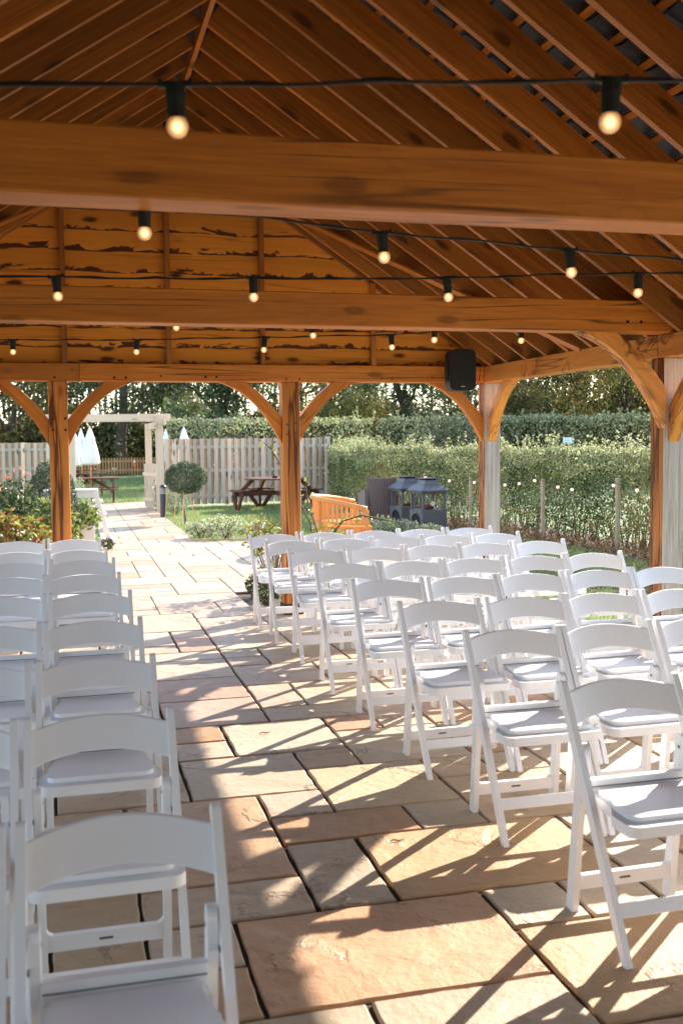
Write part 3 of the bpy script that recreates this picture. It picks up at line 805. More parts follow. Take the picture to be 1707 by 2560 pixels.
festoon('festoon_string', [(-1.2,7.95,zc),(-.351,7.75,zc),(.07,7.68,2.365),(.499,7.63,zc),(.93,7.48,2.37),(1.368,7.325,zc),(1.8,7.15,2.37),(2.214,6.99,zc),(3.02,6.47,2.40)], [(-.351,7.747,2.28),(.499,7.628,2.28),(1.368,7.322,2.28),(2.214,6.988,2.28)],
        'rearmost festoon cable with four small glowing bulbs below the gable boards')
festoon('festoon_string', [(-.2,6.46,2.42),(.671,6.52,2.425),(1.05,6.56,2.40),(1.562,6.62,2.40),(1.95,6.58,2.385),(2.351,6.50,2.373),(2.955,6.47,2.374),(3.06,6.46,2.42)], [(.671,6.52,2.34),(1.562,6.62,2.315),(2.351,6.50,2.287),(2.955,6.47,2.288)],
        'festoon cable just behind the middle tie beam, bulbs peeping out under it')

# ------------------------------------------------------------------ speaker
t = empty('loudspeaker', (3.565,9.10,2.27), rad(-6), 'black wall speaker hung at the rear right corner of the pavilion', 'speaker')
pts=[]
for k in range(40):
    a = 2*math.pi*k/40; ca_,sa_ = math.cos(a),math.sin(a); e=.28
    pts.append((.127*math.copysign(abs(ca_)**e,ca_)*(1-.04*abs(sa_)), .185*math.copysign(abs(sa_)**.24,sa_)*(1+.04*(1-abs(ca_)))))
m = MB(); m.prism(pts, -.02,.16,'y'); m.build('cabinet', BLACK, t, .012)
m = MB(); m.prism([(a*.93,b*.95) for a,b in pts], -.027,-.0205,'y'); m.build('grille', SPKG, t, .003)
m = MB(); m.box((-.018,-.0295,-.157),(.018,-.0275,-.150)); m.build('logo_bar', BRASS, t)
m = MB(); m.bar((.0,.16,.05),(.0,.33,.05),.05,.05); m.box((-.135,.02,-.10),(-.129,.06,.12)); m.box((.129,.02,-.10),(.135,.06,.12)); m.build('bracket', BLACK, t)
m = MB(); m.tube([(.10,.1,-.17),(.17,.2,-.16),(.22,.2,-.09),(.26,.3,.02),(.27,.36,.14)],.003,6); m.build('cable', CABLE, t)
m = MB(); m.tube([(.09,.05,-.19),(.16,.11,-.155)],.008,8); m.build('plug', WHITE, t)

# ------------------------------------------------------------------ garden: fences, arch, gate
def tall_fence(p0, p1, h, label, seed, lean=0.):
    p0 = Vector((*p0,0)); p1 = Vector((*p1,0)); L = (p1-p0).length; a = math.atan2(p1.y-p0.y, p1.x-p0.x)
    t = empty('hit_and_miss_fence', p0, a, label, 'fence', None); R = random.Random(seed)
    m = MB(); mb = MB(); x = 0; k = 0
    while x < L-.05:
        wv = .098+R.uniform(-.006,.006); hh = h+R.uniform(-.012,.01)
        if k%2==0: m.box((x,-.058,.03+R.uniform(0,.03)),(x+wv,-.038,hh), rot=Matrix.Rotation(R.uniform(-.006,.006),3,'Y'))
        else: mb.box((x-.004,.004,.03),(x+wv-.006,.024,hh))
        x += .092; k += 1
    m.build('boards', GREYW, t, .003); mb.build('back_boards', BACKW, t, .003)
    for z in (.22,h*.52,h-.21): m = MB(); m.box((0,-.034,z-.04),(L,.0,z+.04)); m.build('rail', GREYW, t, .003)
    x = 0
    while x < L: m = MB(); m.box((x,.026,0),(x+.09,.11,h-.02)); m.build('post', GREYW, t, .004); x += 1.8
    m = MB(); m.box((L-.02,-.07,0),(L+.08,.03,h+.03)); m.build('post', GREYW, t, .004)
    return t
tall_fence((2.14,25.95),(6.70,27.0),1.68,'tall weathered board fence between the garden arch and the hedge, behind the round picnic table',1)
tall_fence((-5.2,33.2),(-.25,32.8),1.62,'tall weathered board fence behind the shrubs at the far left',2)
def picket_fence():
    t = empty('picket_fence', (-2.2,50.5,0), rad(1.), 'low brown picket fence across the far end of the lawn', 'fence')
    m = MB(); x=0
    while x < 11:
        h=.86; m.prism([(x,.08),(x+.075,.08),(x+.075,h-.03),(x+.06,h-.008),(x+.0375,h),(x+.015,h-.008),(x,h-.03)],-.03,-.01,'y'); x += .135
    m.build('pickets', PICK, t)
    for z in (.25,.68): m=MB(); m.box((0,-.008,z-.04),(11,.03,z+.04)); m.build('rail', PICK, t)
    x=1.2
    while x<11: m=MB(); m.box((x,-.055,0),(x+.13,.06,.92)); m.build('post', PICK, t, .006); x+=2.35
    return t
picket_fence()
t = empty('notice', (3.02,50.3,.42), 0, 'small orange and white notice fixed to the picket fence near the gate', 'notice')
m = MB(); m.box((0,-.02,0),(.11,-.005,.36)); m.build('panel', ORNG, t); m = MB(); m.box((.01,-.026,.20),(.10,-.021,.30)); m.build('label_patch', WHITE, t)
t = empty('garden_arch', (1.9,24.9,0), 0, 'pale timber garden arch over the path with a notched cross beam', 'arch')
A0 = Vector((1.9,24.9,0))
def arch(name, p0, p1, w_, h_, mat=PALEX, up=(0,0,1)):
    return beam(name, Vector(p0)-A0, Vector(p1)-A0, w_, h_, mat, t, .006, up)
arch('post',(2.055,24.23,0),(2.055,24.23,2.24),.165,.15,up=(0,1,0)); arch('post',(1.93,25.9,0),(1.93,25.9,2.06),.15,.15,up=(0,1,0))
arch('post',(.10,24.23,0),(.10,24.23,2.24),.15,.15,up=(0,1,0)); arch('post',(.10,25.9,0),(.10,25.9,2.06),.15,.15,up=(0,1,0))
arch('side_rail',(1.945,24.02,1.99),(1.945,26.05,1.99),.05,.15); arch('side_rail',(2.165,24.02,2.07),(2.165,26.05,2.07),.05,.15)
arch('side_rail',(-.01,24.02,2.03),(-.01,26.05,2.03),.05,.15)
for y in (24.3,):
    m = MB(); m.prism([(-.45,2.08),(2.16,2.085),(2.30,2.11),(2.33,2.16),(2.33,2.262),(-.52,2.25),(-.52,2.15)], 24.315,24.365,'y'); o=m.build('cross_beam', PALEX, t, .005, loc=-A0)
m = MB(); m.prism([(-.45,2.16),(2.16,2.16),(2.28,2.2),(2.28,2.30),(-.52,2.30),(-.52,2.22)], 25.98,26.03,'y'); m.build('cross_beam', PALEX, t, .005, loc=-A0)
t = empty('garden_gate', (2.02,24.42,0), rad(105), 'open slatted pale wooden gate hinged on the garden arch post', 'gate')
m = MB()
for k in range(10): m.box((.02+k*.098,-.02,.07),(.078+k*.098,0,1.09+.02*math.sin(k*.35)))
m.build('slats', PALEW, t, .003)
for z in (.25,.85): m=MB(); m.box((.02,.002,z-.04),(.98,.03,z+.04)); m.build('rail', PALEW, t, .003)
# ivy on the arch
s = shrub('climbing_ivy', (1.98,24.45,0), (.10,.14,.42), 260, .05, L_VAR, 'sparse climber growing up the foot of the garden arch post', 'climber', stems=3)

# ------------------------------------------------------------------ picnic tables and parasols
def picnic():
    t = empty('picnic_table')
    m = MB()
    for k in range(5): m.box((-.78,-.34+k*.14,.70),(.78,-.21+k*.14,.738))
    m.build('table_top', BROWN, t, .004)
    for s in (-1,1):
        m = MB(); m.box((-.78,s*.74-.135,.405),(.78,s*.74-.005,.44)); m.box((-.78,s*.74+.005,.405),(.78,s*.74+.135,.44)); m.build('bench', BROWN, t, .004)
        m = MB(); m.bar((s*.62,-.30,.70),(s*.62,-.72,.0),.09,.045,up=(1,0,0)); m.bar((s*.62,.30,.70),(s*.62,.72,.0),.09,.045,up=(1,0,0))
        m.bar((s*.57,-.86,.365),(s*.57,.86,.365),.045,.09); m.bar((s*.57,-.34,.66),(s*.57,.34,.66),.045,.08); m.build('end_frame', BROWN, t, .004)
        m = MB(); m.bar((s*.56,0,.38),(s*.08,0,.68),.05,.07); m.build('strut', BROWN, t, .003)
    return t
pt = picnic()
for i,(x,y,z,lb) in enumerate([(.60,29.0,0,'brown picnic table nearest the garden arch, under the largest closed parasol'),(.42,33.2,0,'brown picnic table in the middle of the three beyond the arch'),(.22,37.3,0,'brown picnic table farthest beyond the arch, nearest the picket fence')]):
    o = pt if i==0 else copy_tree(pt); o.location=(x,y,-.03); o.rotation_euler=(0,0,rad(-3+2*i)); o.scale=(.95,.95,.93); tag(o,lb,'picnic table','picnic tables beyond the arch')
def parasol(x,y,top,bot,r,label,sc=1., seed=0):
    t = empty('closed_parasol',(x,y,0),0,label,'parasol','closed white parasols'); ph=seed*1.3
    m = MB(); m.tube([(0,0,0),(0,0,top-.04)],.021,10); m.build('pole', TEAK, t, smooth=True)
    H = top-bot
    wob = lambda a,z: 1+.10*math.sin(a*8+ph)+.05*math.sin(a*3+ph*2)+.03*math.sin(a*5+z*6)
    prof=[(.0,-.02),(.028,-.01),(.05,-H*.08),(.095,-H*.24),(.118,-H*.30),(.105,-H*.315),(.14,-H*.48),(.18,-H*.72),(.205,-H*.93),(.195,-H*.955),(.15,-H*1.0),(.06,-H*.98)]
    prof=[(a*r/.2,b) for a,b in prof]
    m = MB(); m.lathe(prof,40,(0,0,top),wob=wob); m.build('canopy', CANV, t, smooth=True)
    m = MB(); m.lathe([(.0,.05),(.014,.045),(.02,.03),(.012,.015),(.022,.0),(.03,-.02)],12,(0,0,top)); m.build('finial', WHITE, t, smooth=True)
    return t
parasol(.60,28.98,2.0,1.0,.22,'closed white parasol standing through the nearest picnic table beyond the arch',seed=1)
parasol(.42,33.2,2.0,.98,.19,'closed white parasol behind, in the middle of the three beyond the arch',seed=2)
parasol(.20,31.0,1.92,.92,.22,'closed white parasol half hidden by the oak brace, leftmost beyond the arch',seed=3)
parasol(3.00,33.0,1.96,.98,.19,'closed white parasol top showing over the tall fence next to the arch post',seed=4)
parasol(3.24,30.0,2.0,1.0,.21,'closed white parasol top over the tall fence above the ball shaped topiary',seed=5)

# round picnic table on the lawn
t = empty('round_picnic_table', (4.80,24.35,0), rad(12), 'brown round picnic table with attached benches on the lawn in front of the tall fence', 'picnic table')
m = MB(); r=.76
for k in range(9):
    y0 = -r+k*2*r/9+.004; y1=y0+2*r/9-.012; 
    pts = [(-math.sqrt(max(.02,r*r-yy*yy)),yy) for yy in (y0,(y0+y1)/2,y1)]+[(math.sqrt(max(.02,r*r-yy*yy)),yy) for yy in (y1,(y0+y1)/2,y0)]
    m.prism(pts,.70,.735,'z')
m.build('table_top', BROWN, t, .004)
for q in range(4):
    a = math.pi/2*q+math.pi; R = Matrix.Rotation(a,3,'Z')
    def rv(v): return R @ Vector(v)
    m = MB()
    for r0,r1 in ((.86,.985),(.997,1.12)):
        pts=[]; 
        for k in range(7): th=-.36+.72*k/6; pts.append((r0*math.cos(th),r0*math.sin(th)))
        for k in range(7): th=.36-.72*k/6; pts.append((r1*math.cos(th),r1*math.sin(th)))
        pts=[tuple((rv((x,y,0)))[:2]) for x,y in pts]; m.prism(pts,.425,.46,'z')
    m.build('bench', BROWN, t, .004)
    m = MB(); m.bar(rv((.97,-.32,.36)),rv((.97,.32,.36)),.045,.10); m.bar(rv((1.0,-.30,.32)),rv((1.0,-.06,.0)),.045,.09,up=rv((0,1,0))); m.bar(rv((1.0,.30,.32)),rv((1.0,.06,.0)),.045,.09,up=rv((0,1,0))); m.bar(rv((1.03,0,0)),rv((1.03,0,.40)),.05,.06,up=rv((0,1,0)))
    m.build('leg_frame', BROWN, t, .004)
    m = MB(); m.bar(rv((.05,0,.37)),rv((1.08,0,.37)),.09,.10); m.bar(rv((.93,.04,.42)),rv((.62,.04,.70)),.05,.09,up=(0,0,1)); m.build('support', BROWN, t, .004)
t = empty('ashtray',(4.72,24.1,.736),0,'small dark ashtray on the round picnic table','ashtray')
m = MB(); m.lathe([(.0,.0),(.055,.0),(.07,.045),(.062,.045),(.05,.012),(.0,.012)],18); m.build('bowl', BLACK, t, smooth=False)
m = MB(); m.lathe([(.0,.03),(.058,.03),(.06,.036),(.0,.037)],18); m.build('ash', plain('ash',(.3,.3,.3),.9), t)

# ------------------------------------------------------------------ teak bench (curved), rattan chair, fire pits
t = empty('curved_bench', (4.07,14.85,0), rad(-10), 'orange teak curved garden bench with slatted back behind the climbing rose', 'bench')
def bc(u, r=1.): # u in -1..1 ; plan curve, apex to the left
    a = math.pi - u*1.35; return Vector((.92*r*math.cos(a)+.32, 1.0*r*math.sin(a)*.95, 0))
N=24; m = MB(); m.tube([bc(-1+2*k/N)+Vector((0,0,.79-.13*abs(-1+2*k/N)**2.2)) for k in range(N+1)],.034,10); o=m.build('top_rail', TEAK, t, smooth=True); 
m = MB()
for k in range(30):
    u=-.95+1.90*k/29; p=bc(u,.985); zt=.78-.13*abs(u)**2.2
    tang=(bc(u+.01)-bc(u-.01)).normalized(); m.bar(p+Vector((0,0,.46)),p+Vector((0,0,zt)),.036,.014,up=Vector((-tang.y,tang.x,0)))
m.build('back_slats', TEAK, t)
m = MB(); 
for k in range(N): m.bar(bc(-1+2*k/N,.985)+Vector((0,0,.445)),bc(-1+2*(k+1)/N,.985)+Vector((0,0,.445)),.03,.05)
m.build('lower_rail', TEAK, t)
m = MB()
for (r0,r1) in ((.93,.80),(.79,.66),(.65,.52)):
    P=[bc(-1+2*k/N,r0) for k in range(N+1)]+[bc(1-2*k/N,r1) for k in range(N+1)]; m.prism([(p.x,p.y) for p in P],.385,.41,'z')
m.build('seat', TEAK, t, .003)
m = MB()
for k in range(N): m.bar(bc(-1+2*k/N,.55)+Vector((0,0,.35)),bc(-1+2*(k+1)/N,.55)+Vector((0,0,.35)),.025,.07)
for k in range(N): m.bar(bc(-1+2*k/N,.96)+Vector((0,0,.35)),bc(-1+2*(k+1)/N,.96)+Vector((0,0,.35)),.025,.07)
m.build('seat_apron', TEAK, t)
for u in (-1,-.33,.33,1):
    p=bc(u,.985); m=MB(); m.box((p.x-.028,p.y-.028,0),(p.x+.028,p.y+.028,.77-.13*abs(u)**2.2)); m.build('leg', TEAK, t, .004)
    p=bc(u,.56); m=MB(); m.box((p.x-.025,p.y-.025,0),(p.x+.025,p.y+.025,.385)); m.build('leg', TEAK, t, .004)

t = empty('rattan_armchair', (5.86,19.25,0), rad(-4), 'dark brown rattan armchair seen from behind, next to the fire pits', 'armchair')
m = MB(); nx=12; nz=10; vs=[]
for side in (0,1):
    for i in range(nx+1):
        for k in range(nz+1):
            u=-1+2*i/nx; f=k/nz; hw=.262+.024*f**2; x=u*hw; z=.03+.845*f+(.018*u*u*(f>.95)) ; y=-.03*(f)-.045*(1-u*u)*(.6+.4*f)+side*.055 - (.05*f)
            vs.append((x,y+.12*(1-f)*.3,z))
W=nz+1; off=(nx+1)*W; fs=[]
for i in range(nx):
    for k in range(nz): a=i*W+k; fs += [(a,a+W,a+W+1,a+1),(off+a,off+a+1,off+a+W+1,off+a+W)]
    fs += [(i*W,off+i*W,off+i*W+W,i*W+W),(i*W+nz,i*W+nz+W,off+i*W+nz+W,off+i*W+nz)]
for i in (0,nx):
    for k in range(nz): a=i*W+k; fs.append((a,a+1,off+a+1,off+a))
m.add(vs,fs); m.build('back', RATT, t, .012)
for s in (-1,1):
    P=[(-.05,.03),(.56,.03),(.57,.50),(.50,.585),(.36,.60),(.10,.64),(-.05,.68)]
    m = MB(); m.prism(P, *sorted((s*.268,s*.335)), 'x'); m.build('arm', RATT, t, .015)
m = MB(); m.box((-.265,.03,.10),(.265,.56,.40)); m.build('seat', RATT, t, .02)
m = MB(); m.box((-.25,.05,.40),(.25,.55,.46)); m.build('cushion', plain('beige_cushion',(.45,.40,.34),.9), t, .02)
m = MB(); m.box((-.03,-.098,.115),(.03,-.094,.165)); m.build('tag', SIGNW, t)

def firepit(x,y,rz,label,log):
    t = empty('metal_fire_pit',(x,y,0),rz,label,'fire pit','metal fire pits'); h=.245
    def archpanel(w,z0,z1,aw,ah,ytop,off,thick=.012,base=0):
        P=[(-w,z0),(-aw,z0)]
        for k in range(11):
            a=math.pi*k/10; P.append((-aw*math.cos(a), z0+(ytop-z0)+ah*math.sin(a)**.8 if 0<k<10 else ytop))
        P += [(aw,z0),(w,z0),(w,z1),(-w,z1)]
        return P
    m = MB()
    for q in range(4):
        R=Matrix.Rotation(math.pi/2*q,3,'Z')
        P = archpanel(h,0,.355,.175,.17,.12,0) if q in (3,1) else [(-h,0),(h,0),(h,.355),(-h,.355)]
        b=MB(); b.prism(P,-h-.006,-h+.004,'y'); m.add([R@Vector(v) for v in b.v], b.f)
    m.box((-h,-h,.340),(h,h,.352)); m.build('base', METAL, t, .002)
    m = MB(); m.box((-h+.012,-h+.012,.01),(h-.012,h-.012,.33)); m.build('lining', METDK, t)
    m = MB()
    for sx in (-1,1):
        for sy in (-1,1): m.box((sx*.215-.02,sy*.215-.02,.355),(sx*.215+.02,sy*.215+.02,.70))
    m.box((-.235,-.235,.64),(.235,.235,.70)); m.build('corner_posts', METAL, t, .003)
    for q in (3,1):
        m = MB(); R=Matrix.Rotation(math.pi/2*q,3,'Z'); b=MB()
        pts=[]; 
        for k in range(17):
            a=math.pi*k/16; pts.append((-.12*math.cos(a),-.222,.50+.10*math.sin(a)))
        pts=[(-.12,-.222,.36)]+pts+[(.12,-.222,.36)]; b.tube(pts,.011,6); m.add([R@Vector(v) for v in b.v], b.f); m.build('arch_trim', METAL, t)
    def frust(m,w0,z0,w1,z1):
        vs=[(sx*w0,sy*w0,z0) for sx,sy in ((-1,-1),(1,-1),(1,1),(-1,1))]+[(sx*w1,sy*w1,z1) for sx,sy in ((-1,-1),(1,-1),(1,1),(-1,1))]
        m.add(vs,[(0,1,5,4),(1,2,6,5),(2,3,7,6),(3,0,4,7),(3,2,1,0),(4,5,6,7)])
    m=MB(); frust(m,.285,.675,.29,.705); frust(m,.29,.706,.155,.81); frust(m,.155,.811,.125,.885); m.build('roof', METAL, t, .002)
    m=MB(); m.box((-.11,-.11,.886),(.11,.11,.905)); m.build('vent', METDK, t)
    m=MB(); m.box((-.15,-.15,.912),(.15,.15,.925)); m.build('cap', METAL, t, .003)
    m=MB(); m.tube([(-.12,-.03,.385),(.13,.05,.39)],.035,8); 
    if log: m.tube([(-.1,.10,.40),(.12,-.10,.43)],.03,8)
    m.build('log', COAL, t)
    if log: m=MB(); m.box((.0,-.1,.42),(.09,-.09,.50),rot=Matrix.Rotation(.5,3,'Y')); m.build('paper', WHITE, t)
    return t
firepit(6.29,17.75,rad(9),'grey metal fire pit in front, fully visible, with logs and paper inside',True)
firepit(6.23,18.75,rad(9),'grey metal fire pit half hidden between the rattan armchair and another fire pit',False)

# ------------------------------------------------------------------ bollard, topiary, canes
t = empty('bollard_light',(1.965,22.55,0),0,'dark bollard light with a louvred head beside the path','bollard light')
m=MB(); m.lathe([(.066,0),(.066,.50),(.06,.505)],20); m.build('body', NAVY, t, smooth=False)
m=MB(); m.lathe([(.04,.505),(.04,.63)],16); m.build('lamp_glass', WHITE, t)
for k in range(4): 
    m=MB(); z=.525+k*.028; m.lathe([(.045,z),(.068,z),(.068,z+.009),(.045,z+.009)],20); m.build('louvre', NAVY, t)
m=MB(); m.lathe([(.07,.63),(.068,.655),(.055,.68),(.03,.695),(0.001,.70)],20); m.build('cap', NAVY, t, smooth=True)
t = empty('topiary_tree',(2.20,20.6,0),0,'ball shaped topiary tree on a bare stem at the lawn edge','topiary')
m=MB(); m.tube([(.02,-.1,0),(.0,-.06,.2),(-.03,.0,.45),(.0,.05,.75)],[.032,.027,.024,.02],8); m.build('trunk', BARKP, t)
P = blob(15000,(.05,.15,.90),(.415,.41,.325),.62,.07,2.5); leaves('crown', P, .033, L_BOX, t, D=(P-np.array((.05,.15,.90)))*1.5, aspect=.35)
for i,(x0,y0,x1,y1) in enumerate([(1.90,21.4,1.95,21.3),(2.03,20.9,2.10,21.0),(2.13,20.3,2.20,20.6),(2.45,20.9,2.32,20.8)]):
    t = empty('garden_cane',(x0,y0,0),0,['leftmost thin cane under the topiary ball','second thin cane from the left under the topiary ball','thin cane just left of the topiary stem','thin cane right of the topiary stem'][i],'cane','canes round the topiary')
    m=MB(); m.tube([(0,0,0),((x1-x0),(y1-y0),.72)],[.011,.009],6); m.build('shaft', CANE, t)

# ------------------------------------------------------------------ white ladder display table and planter
t = empty('ladder_display_table',(.02,16.35,0),0,'white painted plank table on stepladder legs beside the planter','display table')
m=MB(); m.box((-.38,-.22,.885),(.42,.24,.915)); m.box((-.37,-.205,.79),(.40,-.185,.884)); m.box((-.37,.20,.79),(.40,.22,.884)); m.build('table_top', WHITE, t, .004)
for s in (1,-1):
    for y in (-.24,.26):
        m=MB(); m.bar((s*.37,y,.88),(s*.59,y+.03,0),.026,.075,up=(1,0,0)); m.build('ladder_rail', WHITE, t, .004)
    for k in range(4):
        z=.12+.2*k; x=.59-.22*z/.88; m=MB(); m.box((s*x-.075,-.225,z),(s*x+.075,.255,z+.022)); m.build('tread', WHITE, t, .003)
m=MB(); m.box((-.33,-.19,.20),(.33,.2,.225)); m.build('shelf', WHITE, t, .003)
m=MB(); m.box((-.33,-.02,.40),(.30,.2,.425)); m.build('shelf', WHITE, t, .003)
t = empty('planter',(.17,15.75,0),rad(4),'white square planter half hidden by the left oak post','planter')
m=MB()
def fr(m,w0,z0,w1,z1):
    vs=[(sx*w0,sy*w0,z0) for sx,sy in ((-1,-1),(1,-1),(1,1),(-1,1))]+[(sx*w1,sy*w1,z1) for sx,sy in ((-1,-1),(1,-1),(1,1),(-1,1))]
    m.add(vs,[(0,1,5,4),(1,2,6,5),(2,3,7,6),(3,0,4,7),(3,2,1,0),(4,5,6,7)])
fr(m,.155,0,.185,.40); m.build('pot', WHITE, t, .006); m=MB(); m.box((-.165,-.165,.4),(.165,.165,.408)); m.build('soil', TRENCH, t)
t = shrub('pieris_bush',(.17,15.75,.26),(.27,.27,.24),900,.085,L_GLOS,'glossy green and yellow shrub growing in the white planter',aspect=.36,lump=.2)
def rosette(name, loc, r, n, k, size, mat, label, group=None, cat='shrub'):
    """bush of leaf whorls at shoot tips"""
    t = empty(name, loc, 0, label, cat, group); c = np.array((0,0,r[2]))
    cc = blob(n,(0,0,r[2]),r,.72,.14,2.2); cc[:,2]=np.maximum(cc[:,2],.04)
    out = cc-c*.7; out/=np.linalg.norm(out,axis=1,keepdims=True)
    C=[];D=[]
    for i in range(n):
        d = RNG.normal(size=(k,3)); d -= (d@out[i])[:,None]*out[i]; d/=np.linalg.norm(d,axis=1,keepdims=True); d = d+out[i]*.55; d/=np.linalg.norm(d,axis=1,keepdims=True)
        C.append(cc[i]+d*size*.5); D.append(d*3)
    leaves('foliage', np.concatenate(C), size, mat, t, D=np.concatenate(D), aspect=.30)
    m=MB()
    for i in range(0,n,max(1,n//40)): m.tube([(0,0,0),tuple(cc[i]*.55),tuple(cc[i])],[.008,.005,.003],4)
    m.build('stem', TWIG, t); return t
rosette('pieris_bush',(-.55,11.3,0),(.46,.42,.44),330,8,.095,L_RED,'low shrub with red and green leaf tips directly behind the left block of chairs','red and green shrubs behind the left chairs')
rosette('pieris_bush',(-1.35,11.5,0),(.50,.44,.45),330,8,.095,L_RED,'red tipped shrub at the picture edge behind the left block','red and green shrubs behind the left chairs')
rosette('pieris_bush',(-.22,12.9,0),(.34,.34,.48),240,7,.10,L_GLOS,'taller yellow green shrub against the left side of the oak post')
shrub('photinia_bush',(-.95,13.8,0),(.66,.55,.60),7500,.07,L_PHOT,'dark shrub with red new tips in front of the far left fence',aspect=.42,tips=(14,.07,L_TIP),lump=.25)
t = empty('photinia_shoot',(-.60,14.0,0),0,'upright red shoots rising over the dark shrub at the left','shoot')
m=MB(); 
for dx,dz in ((0,1.30),(-.17,1.18),(.07,1.22)): m.tube([(dx*.4,0,.6),(dx,0,dz)],[.007,.004],5)
m.build('stem', TWIG, t)
C=np.concatenate([np.array((dx,0,dz))+RNG.normal(size=(9,3))*np.array((.03,.03,.03)) for dx,dz in ((0,1.30),(-.17,1.18),(.07,1.22))]); leaves('red_leaves', C, .06, L_TIP, t, aspect=.32, droop=-.8)
shrub('clipped_bush',(-.24,15.5,0),(.39,.40,.68),17000,.034,L_BOX,'dark rounded clipped bush left of the oak post',aspect=.4,lump=.08,lo=.7)
shrub('silvery_bush',(.13,17.35,0),(.26,.3,.52),3200,.036,L_SILV,'silvery green bush to the right of the left oak post, behind the ladder table',aspect=.4,lump=.15)
shrub('small_bush',(2.32,23.4,0),(.30,.3,.28),2600,.036,L_SILV,'small pale green bush behind the bollard light',aspect=.4)
shrub('groundcover_plant',(.55,16.05,0),(.10,.10,.09),260,.04,L_DARK,'small dark plant at the foot of the ladder table',aspect=.5,stems=2)
for i,(x,y,rx,rz,n) in enumerate([(2.12,17.35,.26,.15,1500),(2.52,17.2,.27,.19,1700),(3.00,17.05,.26,.14,1400)]):
    shrub('variegated_bush',(x,y,0),(rx,.24,rz),n,.036,L_VAR,['low cream variegated shrub at the foot of the topiary tree','low cream variegated shrub in the middle of the lawn edge','low cream variegated shrub just left of the red leaved shrub'][i],group='variegated shrubs along the lawn edge',aspect=.5,lump=.3,tips=None)
for i,(x,y,rx,rz,n) in enumerate([(5.22,16.9,.26,.14,1300),(5.58,17.0,.28,.12,1400),(5.98,16.9,.24,.08,900)]):
    shrub('variegated_bush',(x,y,0),(rx,.24,rz),n,.036,L_VAR,['low cream variegated shrub between the teak bench and the rattan chair','low cream variegated shrub directly in front of the rattan chair','low cream variegated shrub in front of the fire pits'][i],group='variegated shrubs in front of the rattan chair',aspect=.5,lump=.3)
rosette('nandina_bush',(2.10,10.9,0),(.24,.26,.38),90,6,.075,L_GLOS,'sparse shrub with reddish tips left of the middle oak post')
shrub('nandina_shoot',(1.98,11.05,.42),(.20,.20,.22),150,.06,L_RED,'loose red tipped shoots leaning left of the middle oak post',aspect=.35,stems=5)
shrub('euonymus_bush',(1.86,10.05,0),(.20,.20,.19),1500,.036,L_BOX,'small dark leaved bush at the foot of the middle oak post',aspect=.5)
# climbing rose
t = empty('climbing_rose',(2.20,9.86,0),0,'thorny rose climbing beside the middle oak post','climber'); m=MB(); pts=[]
stems=[[(0.02,0,0),(.10,.02,.5),(.08,0,.82),(-.02,0,1.02),(-.06,-.05,1.10),(-.16,-.06,1.13),(-.3,-.03,1.12)],[(0.05,0,0),(.16,.03,.45),(.14,.0,.75),(.05,.0,1.05),(.03,0,1.28)],
       [(.08,0,.2),(.22,.02,.62),(.42,.05,.83),(.62,.06,.88),(.85,.06,.83),(1.0,.05,.80)],[(0,0,.1),(.22,.1,.35),(.3,.1,.55)],[(-.05,.02,1.0),(-.16,.02,1.32),(-.30,0,1.55),(-.38,0,1.62)]]
C=[]
for s_i,st in enumerate(stems):
    m.tube(st,[.008]*(len(st)-1)+[.003],6)
    for a,b in zip(st[:-1],st[1:]):
        n = 5 if s_i!=0 else 4
        for k in range(n): f=random.random(); C.append(Vector(a).lerp(Vector(b),f)+Vector((random.gauss(0,.035),random.gauss(0,.035),random.gauss(0,.03))))
for k in range(230): C.append(Vector((random.uniform(.02,.42),random.uniform(-.05,.2),random.uniform(.12,.80))))
m.build('stem', plain('rose_stem',(.07,.04,.03),.7), t); leaves('foliage', np.array([tuple(c) for c in C]), .052, L_GLOS, t, aspect=.7)
# post for the shoot at the fence line

